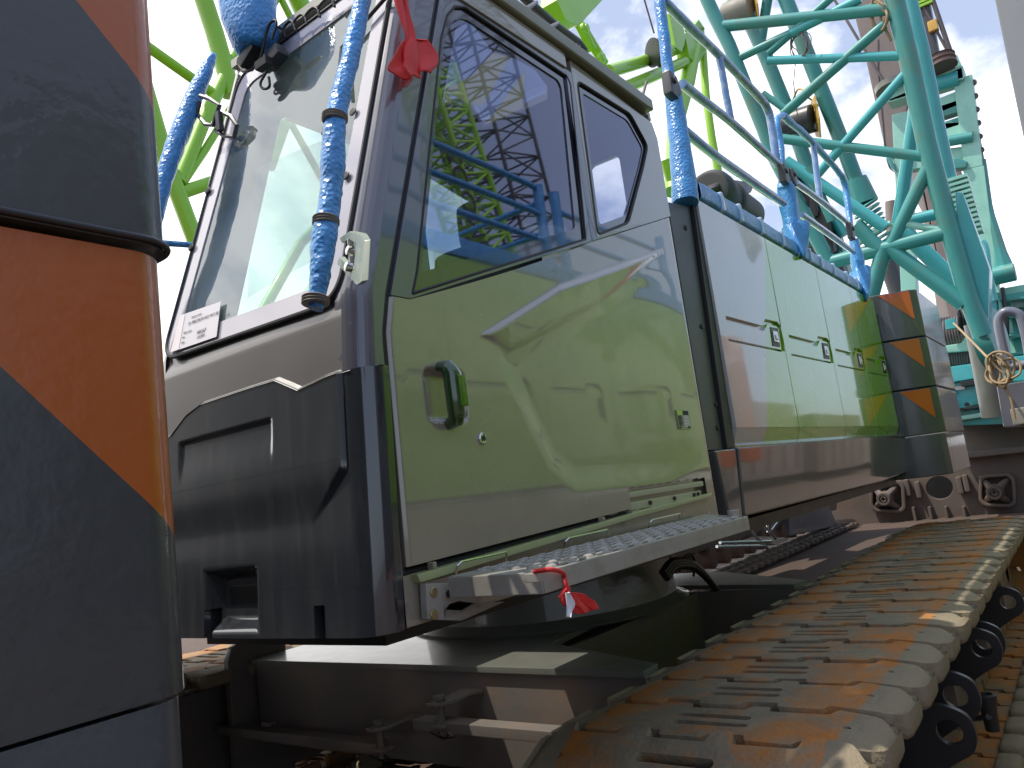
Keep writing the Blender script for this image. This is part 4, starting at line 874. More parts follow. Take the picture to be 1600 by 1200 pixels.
# ================================================================== lattice boom of the teal crane
fx0 = Vector((14.5, 0, 3.2)); 
FN = (1, 0, .16)
def TF(px, py): return PP(px, py, (14.0, 0, 3.4), FN)
def TB(px, py): return PP(px, py, (15.4, 0, 3.4), FN)
lb = empty('lattice_boom', TF(1540, 525), 'teal tubular lattice boom rising to the upper left above the striped counterweight', 'crane boom')
def lat(nm, f, pts, r, m='teal'):
    bm = B(); q = [f(*p) for p in pts]; r_ = r*(q[0].length/16.0)
    tube(bm, q, r_, 14); return finish(nm, bm, m, lb, 60)
lat('chord', TF, ((1390, -30), (1398, 0), (1420, 92), (1448, 224), (1484, 360), (1516, 472), (1536, 524)), .145)
lat('chord', TF, ((1094, -30), (1105, 0), (1116, 24), (1140, 72), (1164, 132), (1192, 200), (1207, 240), (1250, 322), (1298, 415)), .11)
lat('chord', TB, ((1412, -30), (1420, 0), (1440, 80), (1464, 200), (1500, 360), (1556, 560)), .12, 'tealb')
lat('chord', TB, ((1216, -30), (1228, 0), (1272, 112), (1316, 224), (1340, 290)), .12)
lat('chord', TB, ((1160, 0), (1176, 44), (1196, 88), (1230, 172), (1262, 262)), .115)
for f, a, b, r, m in ((TF, (1122, 42), (1400, 13), .095, 'teal'), (TF, (1152, 92), (1240, 50), .07, 'teal'), (TF, (1236, 52), (1345, -2), .075, 'tealb'), (TF, (1200, 84), (1300, -4), .065, 'teal'), (TF, (1200, 95), (1415, 87), .075, 'tealb'), (TF, (1224, 178), (1382, 38), .085, 'teal'),
                      (TF, (1416, 114), (1276, 274), .08, 'tealb'), (TF, (1222, 217), (1452, 246), .085, 'teal'), (TF, (1192, 146), (1234, 176), .06, 'teal'), (TF, (1455, 252), (1391, 384), .11, 'teal'), (TB, (1430, 172), (1403, 350), .105, 'tealb'),
                      (TF, (1228, 252), (1384, 356), .10, 'tealb'), (TF, (1290, 412), (1484, 362), .125, 'teal'), (TF, (1390, 388), (1506, 476), .13, 'teal'), (TB, (1405, 355), (1500, 448), .14, 'tealb'),
                      (TB, (1418, 345), (1484, 330), .10, 'tealb'), (TF, (1412, 350), (1486, 362), .06, 'mint'), (TF, (1381, 390), (1360, 466), .14, 'teal'), (TF, (1338, 352), (1374, 390), .13, 'teal'), (TB, (1413, 36), (1443, 92), .06, 'teal'),
                      (TB, (1200, -6), (1188, 70), .085, 'teal'), (TF, (1336, 384), (1392, 348), .05, 'mint'), (TF, (1262, 262), (1300, 345), .08, 'teal'), (TB, (1128, 40), (1150, -20), .06, 'tealb'), (TB, (1248, 262), (1320, 368), .09, 'tealb')):
    lat('brace', f, (a, b), r, m)
bm = B(); tube(bm, [TB(1337, 280), TB(1350, 318)], [.19, .25], 16); finish('chord_collar', bm, 'teal', lb)
for k in range(9): bm = B(); c = TB(1352+k*2.6, 322+k*7.5); lathe(bm, c, (.3, -.35, -1), [(.22, -.03), (.26, 0), (.22, .03)], 20); finish('spring_coil', bm, 'mint' if k % 2 else 'teal', lb)
bm = B(); prism(bm, [TF(*p) for p in ((1492, 300), (1504, 300), (1546, 420), (1544, 528), (1528, 528), (1500, 420))], (.5, 0, 0), bev=.03); finish('foot_plate', bm, 'tealb', lb)
bm = B()
for k in range(12): c = TB(1494+k*2.1, 282+k*7.5); box(bm, c, (.3, .36, .06), .01)
finish('louver_stack', bm, 'mint', lb)
bm = B(); 
for px, py in ((1240, 300), (1262, 330), (1285, 355), (1292, 388), (1270, 410), (1300, 420)): b1 = B(); box(b1, TB(px, py), (.6, .35+.2*random.random(), .5), .06); finish('hoist_block', b1, 'dark', lb)
tube(bm, curve([TF(*p) for p in ((1248, 290), (1262, 312), (1258, 345), (1282, 372), (1290, 400), (1300, 392))], 5), .035, 8); finish('hoist_hose', bm, 'dark', lb)
bm = B(); prism(bm, [TB(*p) for p in ((1215, 245), (1300, 330), (1330, 440), (1300, 440), (1262, 400), (1228, 320))], (.4, 0, 0), bev=.03); finish('side_plate', bm, 'teal', lb)
# ropes, reels on the boom
def thing_tube(nm, pts, r, m, label, cat, seg=8, smooth=80, group=None):
    bm = B()
    for q in pts: tube(bm, q, r, seg)
    return tag(finish(nm, bm, m, None, smooth), label, cat, group)
for i, (px, py, lab) in enumerate(((1160, 16, 'yellow ended cable reel at the very top of the teal lattice boom'), (1253, 190, 'yellow ended cable reel hanging just above the bend of the blue handrail'))):
    e = empty('cable_reel', TB(px, py), lab, 'cable reel', 'cable reels in the teal boom'); c = TB(px, py); d_ = Vector((-.12, -.97, -.12)).normalized()
    bm = B(); lathe(bm, c-d_*.35, d_, [(.24, 0), (.26, .02), (.26, .55), (.24, .57)], 24); finish('reel_drum', bm, 'grey' if i else mat('reel_grey', (.25, .24, .2), .6), e)
    bm = B(); q = [c+d_*.25+Vector((a*.5, a*.2, b*.5)) for a, b in ((-.5, .6), (.4, .75), (.75, .3), (.55, -.5), (-.1, -.85), (-.5, -.3))]
    hs = [[c+d_*.25+Vector(((u_+.09*math.cos(t))*.5, (u_+.09*math.cos(t))*.2, (v_+.13*math.sin(t))*.5)) for t in [k*math.pi/4 for k in range(8)]] for u_, v_ in ((-.15, .3), (.3, .3), (.2, -.25), (-.1, -.25))]
    prism(bm, q, d_*.03, hs, .005); finish('end_plate', bm, 'yellow', e)
    bm = B(); R_ = []
    for sgn in (-1, 1):
        tube(bm, curve([c+d_*(.30)+Vector((sgn*.32, 0, .32)), c+d_*.1+Vector((sgn*.2, 0, .55)), c-d_*.1+Vector((0, 0, .45)), c-d_*.35+Vector((-.2*sgn, 0, .4))], 5), .018, 6)
    finish('wire_cage', bm, 'yellow', e, 80)
def coil(c, R_, turns, jit, r, m, nm, label, cat, ax1=Vector((.3, .6, 0)), ax2=Vector((0, .1, 1)), tail=None):
    pts = []; n = turns*14
    for k in range(n):
        t = 2*math.pi*k/14; rr_ = R_*(1+jit*mnoise.noise(Vector((k*.23, 3, 1)))); pts.append(c+ax1.normalized()*rr_*math.cos(t)+ax2.normalized()*rr_*math.sin(t)*1.2+mnoise.noise_vector(Vector((k*.31, 0, 0)))*R_*jit)
    ps = [curve(pts, 2)]
    if tail: ps.append(tail)
    return thing_tube(nm, ps, r, m, label, cat, 6)
coil(TF(1249, 70), .17, 6, .4, .008, 'wire', 'wire_coil', 'thin loose wire coil hanging from a teal brace node near the top', 'wire', tail=[TF(1244, 85), TF(1240, 130), TF(1246, 180)])
coil(TF(1375, 22), .16, 4, .9, .022, 'rope', 'rope_knot', 'tan rope tied in a knot round the top of the thick teal chord', 'rope', tail=curve([TF(1378, 35), TF(1388, 55), TF(1392, 64)], 4))
# ================================================================== teal crane body
XT = 19.5
def T(px, py, x=XT): return P(px, py, x=x)
tcr = empty('crawler_crane', T(1560, 640), 'teal crawler crane body with winch drums and mint gantry at the right', 'crane')
def tpoly(nm, pts, m, th=.6, x=XT, bev=.03, parent=None):
    bm = B(); prism(bm, [T(*p, x=x) for p in pts], (th, 0, 0), bev=bev); return finish(nm, bm, m, parent or tcr)
tpoly('deck', ((1465, 646), (1566, 634), (1600, 630), (1660, 628), (1660, 660), (1470, 666)), 'teal', 3)
tpoly('deck_edge', ((1487, 652), (1560, 640), (1562, 648), (1488, 659)), 'mint', .3, XT-.12)
tpoly('machine_box', ((1470, 590), (1535, 588), (1562, 640), (1475, 648)), 'tealb', 1.5, XT+.05)
tpoly('machine_box', ((1470, 575), (1518, 568), (1522, 592), (1474, 600)), 'tealb', 1.3, XT-.15)
mbx = tpoly('machine_box', ((1520, 555), (1540, 552), (1545, 590), (1522, 592)), 'teal', 1, XT+.3)
for q in (((1484, 608), (1489, 607), (1490, 615), (1485, 616)), ((1486, 628), (1492, 627), (1493, 634), (1487, 635)), ((1515, 628), (1534, 625), (1535, 631), (1516, 634))): tpoly('box_latch', q, 'teal', .1, XT-.04, .005)
tpoly('box_plate', ((1492, 604), (1507, 602), (1508, 608), (1493, 610)), 'white', .03, XT-.02, .002)
bm = B(); lathe(bm, T(1511, 632, XT-.05), (-1, 0, 0), [(.05, 0), (.05, .02)], 16); finish('box_hole', bm, 'rubber', tcr)
def drum(p0, p1, r, m='wire'):
    a, b = T(*p0, x=XT+.6), T(*p1, x=XT+.6); n = 15; prof = []; Ln = (b-a).length
    for k in range(n*4+1): prof.append((r*(1+.06*abs(math.sin(k*math.pi/4))), Ln*k/(n*4)))
    bm = B(); lathe(bm, a, (b-a), prof, 28); return finish('winch_drum', bm, 'wire', tcr, 60)
drum((1461, 528), (1525, 518), .42); drum((1470, 562), (1528, 556), .36)
tpoly('winch_frame', ((1468, 541), (1502, 536), (1512, 520), (1526, 512), (1538, 560), (1520, 548), (1470, 552)), 'mint', .4, XT+.1)
bm = B(); tube(bm, curve([T(px, py, XT-.2) for px, py in ((1461, 535), (1462, 560), (1472, 575))], 5), .09, 10); finish('guard_pipe', bm, mat('tan_pipe', (.30, .27, .22), .6), tcr)
# column under the boom foot
bm = B(); tube(bm, [T(1528, 505, 15.6), T(1556, 650, 15.8)], .22, 16); finish('support_column', bm, 'olive', tcr)
bm = B(); lathe(bm, T(1552, 528, 15.5), (-.2, -1, 0), [(.2, -.2), (.5, -.18), (.5, .1), (.2, .12)], 28); finish('boom_pivot', bm, 'teal', tcr)
# cab wall with shelves at the right
tpoly('cab_wall', ((1536, 456), (1600, 444), (1680, 430), (1680, 640), (1572, 640), (1545, 560)), 'mint', .3, XT+.2)
for q in (((1560, 462), (1690, 440), (1690, 640), (1590, 560)),): tpoly('wall_recess', q, 'teal', .2, XT+.12, .01)
for y in (468, 495, 525, 552): tpoly('shelf', ((1562+(y-468)*.2, y), (1690, y-18), (1690, y-14), (1563+(y-468)*.2, y+4)), 'teal', .5, XT-.3, .01)
tpoly('wall_lamp', ((1578, 470), (1600, 466), (1600, 480), (1580, 482)), mat('lamp_grey', (.25, .35, .35), .3), .2, XT-.1)
tpoly('tool_box', ((1550, 562), (1600, 555), (1680, 545), (1680, 590), (1556, 598)), 'tealb', .6, XT-.7)
# gantry of the teal crane
def beam(nm, a, b, w_, m, x=XT, th=.4):
    A_, B_ = T(*a, x=x), T(*b, x=x); d_ = (B_-A_).normalized(); s = Vector((0, 1, 0)); s = (s-d_*d_.dot(s)).normalized()*w_
    bm = B(); prism(bm, [A_-s, A_+s, B_+s, B_-s], (th, 0, 0), bev=.02); return finish(nm, bm, m, tcr)
beam('gantry_leg', (1405, 176), (1413, 330), .16, 'mint'); beam('gantry_leg', (1413, 330), (1420, 460), .16, 'mint')
beam('gantry_leg', (1504, 120), (1521, 262), .18, 'mint'); beam('gantry_leg', (1521, 262), (1545, 460), .20, 'mint')
beam('gantry_beam', (1385, 150), (1505, 112), .16, 'mint', XT-.1, .5)
bm = B(); prism(bm, [T(*p, x=XT-.1) for p in ((1388, 155), (1505, 103), (1506, 122), (1390, 160))], (.5, 0, 0), bev=.02); finish('gantry_beam', bm, 'mint', tcr)
for a, b, w_, m in (((1465, 166), (1500, 152), .17, 'mint'), ((1466, 175), (1500, 164), .14, 'teal'), ((1472, 198), (1502, 188), .1, 'teal'), ((1473, 206), (1505, 204), .22, 'mint'), ((1410, 252), (1470, 240), .24, 'mint'), ((1480, 245), (1520, 240), .2, 'mint'), ((1420, 190), (1412, 262), .12, 'tealb')): 
    A_, B_ = T(*a, x=XT+.1), T(*b, x=XT+.1); up = Vector((0, .0, 1)); bm = B(); prism(bm, [A_-up*w_, B_-up*w_, B_+up*w_, A_+up*w_] if abs(A_.z-B_.z) < 1 else [A_-Vector((0, .12, 0)), A_+Vector((0, .12, 0)), B_+Vector((0, .12, 0)), B_-Vector((0, .12, 0))], (.3, 0, 0), bev=.02); finish('cross_beam', bm, m, tcr)
bm = B(); tube(bm, [T(1475, 222), T(1520, 214)], .12, 14); finish('pivot_tube', bm, 'teal', tcr)
bm = B(); tube(bm, [T(1455, 134), T(1498, 122)], .17, 14); finish('pivot_tube', bm, 'tealb', tcr)
bm = B(); lathe(bm, T(1471, 98, XT-.3), (.12, .05, 1), [(.25, -.14), (.30, -.13), (.30, -.08), (.27, -.06), (.27, -.03), (.30, 0), (.30, .03), (.27, .05), (.27, .10), (.30, .12), (.15, .13)], 36); finish('rope_sheave', bm, mat('sheave_brown', (.12, .07, .06), .45), tcr)
bm = B(); lathe(bm, T(1392, 136, XT-.1), (.1, .05, 1), [(.2, -.08), (.34, -.07), (.34, .07), (.2, .08)], 30); finish('rope_sheave', bm, 'olive', tcr)
tpoly('sheave_guard', ((1488, 92), (1495, 84), (1504, 105), (1498, 112)), 'mint', .1)
for q in (((1483, 250), (1495, 246), (1512, 252), (1509, 262), (1484, 264)), ((1384, 246), (1392, 244), (1400, 268), (1392, 262))): tpoly('gantry_cover', q, 'teal', .3, XT-.1)
bm = B()
for k in range(14): lathe(bm, T(1522+k*2.4, 130+k*21, XT+.2), (-1, 0, 0), [(.06, 0), (.06, .08)], 8)
for a, b in (((1515, 128), (1568, 440)), ((1525, 220), (1575, 432)), ((1532, 240), (1560, 440))): tube(bm, [T(*a, x=XT+.2), T(*b, x=XT+.2)], .03, 6)
finish('pendant_rope', bm, 'wire', tcr, 60)
bm = B(); tube(bm, [T(1535, 250, XT+.1), T(1545, 330, XT+.1), T(1562, 395, XT+.1), T(1568, 420, XT+.1)], [.07, .09, .14, .2], 10); lathe(bm, T(1570, 428, XT), (0, 1, 0), [(.16, -.2), (.2, -.18), (.2, .2), (.16, .22)], 16); finish('pendant_link', bm, 'teal', tcr)
bm = B(); tube(bm, curve([T(px, py, XT-.6) for px, py in ((1537, 440), (1533, 400), (1534, 378), (1541, 390), (1546, 430), (1555, 470))], 5), .06, 8); finish('blue_hose', bm, 'tealb', tcr)
bm = B(); tube(bm, [T(1540, 430, XT-.5), T(1552, 520, XT-.5), T(1562, 560, XT-.5)], .14, 12); finish('support_pipe', bm, 'tealb', tcr)
for q, m_ in ((((1476, 500), (1492, 497), (1494, 512), (1478, 515)), 'tealb'), (((1500, 596), (1530, 592), (1532, 600), (1502, 604)), 'dark'), (((1480, 640), (1556, 630), (1557, 634), (1481, 644)), 'dark'), (((1545, 600), (1556, 598), (1560, 620), (1549, 622)), 'dark'), (((1570, 500), (1580, 498), (1584, 520), (1574, 522)), 'mint')): tpoly('fitting', q, m_, .2, XT-.2, .01)
bm = B()
for k, (a, b) in enumerate((((1490, 470), (1500, 520)), ((1498, 468), (1506, 518)), ((1566, 450), (1572, 560)), ((1480, 600), (1484, 640)), ((1556, 470), (1548, 520)))): tube(bm, curve([T(*a, x=XT-.3), T((a[0]+b[0])/2+4, (a[1]+b[1])/2, x=XT-.5), T(*b, x=XT-.3)], 5), .045, 8)
finish('hose_bundle', bm, 'hose', tcr, 60)
bm = B(); prism(bm, [Vector((x, y, 2.05)) for x, y in ((9.9, 1.75), (18.6, 2.9), (18.6, 7), (9.9, 7))], (0, 0, .25), [[Vector((x, y, 2.05)) for x, y in ((11.6, 5.2), (12.6, 5.0), (12.5, 4.75), (13.9, 4.7), (13.7, 5.0), (14.2, 5.1), (13.6, 5.35), (12.2, 5.5))], [Vector((x, y, 2.05)) for x, y in ((14.6, 4.4), (16.8, 4.1), (16.6, 4.3), (17.6, 4.35), (16.4, 4.7), (14.9, 4.75))]], bev=.0); finish('shade_slab', bm, 'teal', tcr)  # hidden slab added to shade the ground, holes cut for sun patches
# warning beacon: red, amber, green
for c0_, col, y in ((0, (.6, .01, .02), 412), (1, (.65, .22, .01), 427), (2, (.0, .16, .09), 440)):
    bm = B(); c = T(1530.5+c0_*1.8, y, XT-.8); lathe(bm, c, (.05, -.08, 1), [(.10, -.12), (.11, -.1), (.11, .1), (.10, .12)], 18); finish('beacon_lens', bm, mat('beacon_%d' % c0_, col, .2, coat=1), tcr)
# loose handrail hoop, dark box and rope coil at the right edge
hr = thing_tube('hoop_rail', [curve([P(px, py, x=11) for px, py in ((1578, 580), (1568, 545), (1561, 510), (1562, 495), (1571, 487), (1586, 488), (1596, 498), (1606, 540), (1612, 590))], 5), [P(1574, 575, x=11), P(1625, 565, x=11)]], .055, mat('rail_grey', (.14, .15, .20), .3, coat=.5), 'grey hoop handrail at the right edge in front of the teal cab wall', 'handrail', 10)
bm = B(); prism(bm, [P(px, py, x=11.2) for px, py in ((1557, 602), (1640, 590), (1640, 664), (1568, 668))], (.8, 0, 0), bev=.02); bxx = finish('steel_box', bm, mat('box_grey', (.13, .135, .17), .35, coat=.5)); tag(bxx, 'slate grey steel box below the hoop handrail at the right edge', 'box')
bm = B(); box(bm, P(1596, 650, x=11.1), (.12, .2, .2), .02); finish('box_hinge', bm, 'step', bxx)
cc_ = P(1562, 578, x=10.6)
coil(cc_, .12, 7, .9, .015, 'rope', 'rope_coil', 'tangled tan rope coil hanging beside the grey hoop handrail', 'rope', tail=curve([P(1490, 505, x=12.5), P(1520, 535, x=11.5), P(1550, 566, x=10.6)], 4)+curve([P(1574, 588, x=10.6), P(1570, 600, x=10.6), P(1580, 625, x=10.6), P(1586, 655, x=10.6)], 4))
# ================================================================== telescopic boom behind
XB = 30
def Q(px, py): return P(px, py, x=XB)
tb = empty('telescopic_boom', Q(1500, 560), 'brown box-section crane boom standing behind the teal lattice boom', 'crane boom')
def bq(nm, pts, m='boom', th=1.2): bm = B(); prism(bm, [Q(*p) for p in pts], (th, 0, 0), bev=.08); return finish(nm, bm, m, tb)
bq('boom_section', ((1318, -40), (1405, -40), (1418, 120), (1420, 160), (1398, 250), (1386, 250), (1352, 90)))
bq('boom_section', ((1396, 250), (1420, 160), (1440, 290), (1500, 560), (1478, 580), (1440, 330)), mat('boom_pale', (.34, .29, .26), .5), 1.0)
bq('boom_section', ((1442, 290), (1500, 262), (1540, 450), (1550, 560), (1505, 600)))
bq('boom_edge', ((1424, -40), (1444, -40), (1474, 120), (1460, 125)), 'grey', .6)
bq('boom_nose', ((1383, 246), (1398, 244), (1401, 270), (1388, 262)), 'dark', .4)
bm = B(); tube(bm, [Q(1298, -10), Q(1352, 80), Q(1386, 135)], .05, 6); tube(bm, [Q(1454, -10), Q(1486, 84)], .08, 6); tube(bm, [Q(1440, 5), Q(1484, 86)], .05, 6); tube(bm, [Q(1372, 62), Q(1372, 110), Q(1384, 245)], .03, 6)
finish('hoist_rope', bm, 'wire', tb, 60)
bm = B(); box(bm, Q(1458, 42), (.3, .3, .4), .05); finish('rope_clamp', bm, 'yellow', tb)
bm = B()
for k in range(4): box(bm, Q(1436, -6+k*6), (.2, .9, .1), .02)
finish('lime_grille', bm, 'limeb', tb)
e = thing_tube('slim_mast', [[Q(1393, 315), Q(1398, 430)]], .22, 'boom', 'thin brown mast behind the teal braces', 'mast', 8)
e = thing_tube('diagonal_strut', [[P(px, py, x=22) for px, py in ((1383, 400), (1402, 455), (1412, 490))]], .22, 'grey', 'dark grey strut leaning behind the top orange triangle', 'strut', 10)
for q, nm in ((((1345, 385), (1358, 383), (1358, 395), (1346, 398)), 'upper'), (((1345, 420), (1356, 418), (1356, 436), (1347, 438)), 'lower')):
    bm = B(); prism(bm, [P(*p, x=21) for p in q], (.4, 0, 0), bev=.02); tag(finish('orange_sign', bm, 'orange'), ('small orange panel seen through the teal braces, %s one above the green housing' % nm), 'panel')
# pale pillar at the upper right edge: a boom leg of the crane behind the camera
bm = B(); pa = [P(px, py, x=9) for px, py in ((1548, -30), (1620, -30), (1640, 260), (1604, 240), (1588, 165))]
prism(bm, pa, (.5, -.1, 0), bev=.02); tag(finish('crane_mast', bm, 'pillar'), 'smooth grey slanting steel leg at the top right corner', 'crane boom')
# ================================================================== undercarriage beyond the track
XU = 21.0
def U(px, py, x=XU): return P(px, py, x=x)
uc = empty('crawler_undercarriage', U(1450, 780), 'dusty brown plate with a round hole and two cast supports behind the rusty track', 'undercarriage')
bm = B(); hc = [U(1468+21*math.cos(t), 762+18*math.sin(t)) for t in [k*math.pi/12 for k in range(24)]]
prism(bm, [U(*p) for p in ((1285, 770), (1298, 752), (1405, 728), (1500, 712), (1660, 692), (1660, 860), (1310, 880), (1296, 840))], (.25, 0, 0), [hc], .02); finish('side_plate', bm, 'steel2', uc)
bm = B(); box2(bm, (XU+1.2, 0, 0), (XU+1.3, 8, 1.6)); finish('inner_plate', bm, 'rubber', uc)
bm = B(); prism(bm, [U(*p, x=XU-.35) for p in ((1500, 708), (1660, 690), (1660, 700), (1502, 717))], (.5, 0, 0), bev=.02); prism(bm, [U(*p, x=XU+.5) for p in ((1478, 655), (1700, 632), (1700, 700), (1500, 712))], (.3, 0, 0)); finish('top_flange', bm, 'steel', uc)
for cx, cy, s in ((1385, 776, 1.0), (1557, 766, 1.05)):
    bm = B(); q = [U(cx+s*a, cy+s*b, x=XU-.25) for a, b in ((-26, -22), (20, -26), (28, -18), (30, 20), (22, 26), (-18, 24), (-27, 16))]; q2 = [U(cx+s*a*.80, cy+s*b*.80, x=XU-.25) for a, b in ((-26, -22), (20, -26), (28, -18), (30, 20), (22, 26), (-18, 24), (-27, 16))]
    prism(bm, roundpoly(q, .12), (.26, 0, 0), [roundpoly(q2, .1)], .03)
    cast = finish('cast_support', bm, 'steel2', uc)
    bm = B(); c = U(cx-2, cy+3, x=XU-.22)
    for a, b in ((-24, -20), (22, -22), (24, 20), (-20, 20)): e_ = U(cx+s*a, cy+s*b, x=XU-.05); tube(bm, [c+Vector((-.15, 0, 0)), e_], [.10, .05], 8)
    lathe(bm, c+Vector((.1, 0, 0)), (-1, 0, 0), [(.2, 0), (.17, .25), (.15, .33), (.1, .33), (.09, .25)], 14); finish('cast_spider', bm, 'steel2', cast)
for px, py in ((1435, 765), (1500, 758), (1418, 762), (1510, 755)): bm = B(); box(bm, U(px, py, x=XU-.1), (.2, .12, .4), .04); finish('plate_boss', bm, 'steel2', uc)
for px in (1430, 1455, 1480, 1508): bm = B(); box(bm, U(px, 803, x=XU-.15), (.3, .06, .35), .01); finish('plate_rib', bm, 'steel2', uc)
# crawler track lying beyond: frame box, rollers, bottom shoes
ft = empty('crawler_track', (15, 5.6, 0), 'brown crawler track with rollers on the ground under the green housing, far side', 'crawler track')
bm = B(); prism(bm, [Vector((x, 5.35, z)) for x, z in ((10.5, .55), (10.5, 1.35), (20.5, 1.5), (20.8, .9), (20.4, .45), (13, .5))], (0, .5, 0), bev=.04); finish('track_frame', bm, 'steel2', ft)
bm = B(); prism(bm, [P(px, py, y=5.2) for px, py in ((1232, 790), (1300, 760), (1296, 790), (1310, 822), (1235, 838))], (0, .4, 0), bev=.04); finish('drive_housing', bm, mat('slate_plate', (.16, .155, .165), .5, coat=.3), ft)
for k in range(11): bm = B(); lathe(bm, (11.0+k*.62, 5.25, .38), (0, 1, 0), [(.12, 0), (.17, .02), (.17, .25), (.12, .27)], 18); finish('track_roller', bm, mat('roller_rust', (.13, .08, .06), .6) if k == 0 else bpy.data.materials['roller_rust'], ft)
bm = B(); 
for sg in (-1, 1): box(bm, (0, sg*.12, .02), (.24, .10, .09), .03, seg=2)
box(bm, (0, .05, -.02), (.29, .8, .05), .02, seg=2); box(bm, (.0, -.33, .0), (.20, .10, .09), .03, seg=2)
fs0 = finish('track_shoe', bm, 'steel2', ft); fs0.matrix_parent_inverse = Matrix.Translation(-Vector((15, 5.6, 0))); fme = fs0.data
for k in range(29):
    o = fs0 if k == 0 else bpy.data.objects.new('track_shoe', fme)
    if k: C.objects.link(o); o.parent = ft; o.matrix_parent_inverse = fs0.matrix_parent_inverse
    o.location = (10.6+k*.34, 5.25, .09+random.uniform(-.01, .01)); o.rotation_euler = (random.uniform(-.03, .03), random.uniform(-.08, .08), random.uniform(-.03, .03))
# folding step ladder beyond the platform
ld = empty('folding_steps', P(1190, 830, y=3.6), 'small folding metal steps hanging beneath the end of the dark side skirt', 'steps')
def LD(px, py, y=3.6): return P(px, py, y=y)
bm = B()
prism(bm, [LD(*p) for p in ((1168, 813), (1198, 808), (1200, 812), (1172, 818))], (0, .35, .05)); prism(bm, [LD(*p) for p in ((1200, 848), (1228, 840), (1232, 845), (1212, 851))], (0, .4, .05)); finish('step_tread', bm, 'step', ld)
bm = B()
for a, b in (((1165, 822), (1200, 858)), ((1120, 854), (1196, 853)), ((1125, 848), (1205, 846)), ((1185, 812), (1212, 842)), ((1204, 828), (1232, 792)), ((1190, 822), (1203, 806)), ((1198, 805), (1200, 832))): tube(bm, [LD(*a), LD(*b)], .018, 8)
finish('step_arm', bm, 'chrome', ld)
# ================================================================== lime crane booms top left
def L7(px, py): return P(px, py, y=8.0)
gb = empty('lattice_boom', L7(280, 300), 'lime green tubular crane frame against the bright sky, upper left behind the windshield', 'crane boom')
for pts, r in ((((312, -20), (335, 50), (352, 110), (362, 150)), .12), (((215, 62), (332, 145)), .065), (((398, 30), (367, 88), (320, 185), (280, 285)), .085), (((224, 130), (262, 260), (340, 470)), .10),
               (((440, -20), (405, 40), (380, 85)), .07), (((452, -30), (480, 30), (495, 60)), .14), (((496, -20), (520, 30)), .08), (((272, 305), (360, 275)), .08), (((360, 170), (318, 238), (284, 288)), .05), (((430, -20), (470, 60)), .05), (((530, -20), (470, 120), (420, 260)), .09), (((620, 60), (480, 130), (370, 176)), .07), (((460, 500), (560, 360), (620, 250)), .12), (((380, 540), (470, 380), (530, 320)), .07), (((425, 140), (520, 310)), .05), (((540, 480), (640, 470)), .2)):
    bm = B(); tube(bm, [L7(*p) for p in pts], r, 14); finish('boom_tube', bm, 'limeb', gb)
bm = B(); tube(bm, [L7(1055, 255), L7(1062, 300)], .1, 10); bm.free()
# ================================================================== crane parked behind the camera (mirrored in the paintwork)
M['lime2'] = mat('lime_yellow_paint', (.22, .42, .02), .3, coat=.8, var=.05)
oc = empty('crawler_crane', (5, -2.2, 0), 'lime green crane with blue wrapped rails mirrored in the cab door and window', 'crane')
yo = -1.2
bm = B(); box2(bm, (3.3, yo-2.5, 1.80), (9.6, yo-.03, 3.78), .02); ob = finish('engine_housing', bm, 'lime2', oc)
for i in range(5):
    x0, x1 = 3.3+i*1.26+.004, 3.3+(i+1)*1.26-.004; bm = B()
    g_ = [Vector((x0+.15+a, yo, 2.72+b)) for a, b in ((0, 0), (.55, 0), (.62, .06), (.85, .06), (.92, 0), (.92, -.34), (.87, -.34), (.87, -.02), (.84, .01), (.64, .01), (.57, -.05), (0, -.05))]
    prism(bm, [Vector((x0, yo, 1.82)), Vector((x1, yo, 1.82)), Vector((x1, yo, 3.77)), Vector((x0, yo, 3.77))], (0, -.025, 0), [g_], .006); finish('housing_door', bm, 'lime2', ob)
    bm = B(); box2(bm, (x0+.94, yo-.02, 2.44), (x0+1.03, yo+.006, 2.64), .004); finish('latch', bm, 'dark', ob)
bm = B(); box2(bm, (3.3, yo-2.4, 1.3), (9.8, yo-.02, 1.79), .02); finish('side_skirt', bm, 'cab', oc)
bm = B(); box2(bm, (3.3, yo-.1, 3.80), (9.4, yo-.02, 3.98), .03); oe = finish('walkway_edge', bm, 'blue', oc)
bm = B()
for z in (4.22, 4.5, 4.78): tube(bm, curve([(3.3, yo-.05, z), (4, yo-.05, z), (6.1, yo-.05, z), (6.3, yo-.05, z-.05)], 4), .03, 10)
for z in (4.3, 4.6): tube(bm, [(6.7, yo-.05, z), (9, yo-.05, z)], .03, 10)
for z in (4.3, 4.62): tube(bm, [(6.3, yo-.05, z), (6.3, yo-1.8, z), (3.4, yo-1.8, z)], .03, 10)
for x in (3.35, 6.3, 6.6, 9.0): tube(bm, [(x, yo-.05, 3.9), (x, yo-.05, 4.8)], .055, 10)
finish('handrail', bm, 'blue', oc, 60)
bm = B(); box2(bm, (1.1, yo-1.2, 1.5), (3.1, yo-.02, 3.4), .12, 4); ocb = finish('added_dark_cab', bm, 'frame', oc)  # unseen dark box, added for the reflection in the near counterweight
bm = B(); prism(bm, roundpoly([Vector((1.5, yo-.015, 2.3)), Vector((2.9, yo-.015, 2.5)), Vector((2.9, yo-.015, 3.2)), Vector((1.8, yo-.015, 3.25))], .06), (0, .01, 0)); finish('cab_window', bm, 'frit', ocb)
bm = B(); box2(bm, (.8, yo-1.5, .15), (9, yo-.5, .95), .1); ot = finish('crawler_frame', bm, 'steel', oc)
bm = B()
for k in range(28): box(bm, (.9+k*.31, yo-.35, 1.0), (.27, .9, .08), .03); box(bm, (.9+k*.31, yo-.35, .06), (.27, .9, .08), .03)
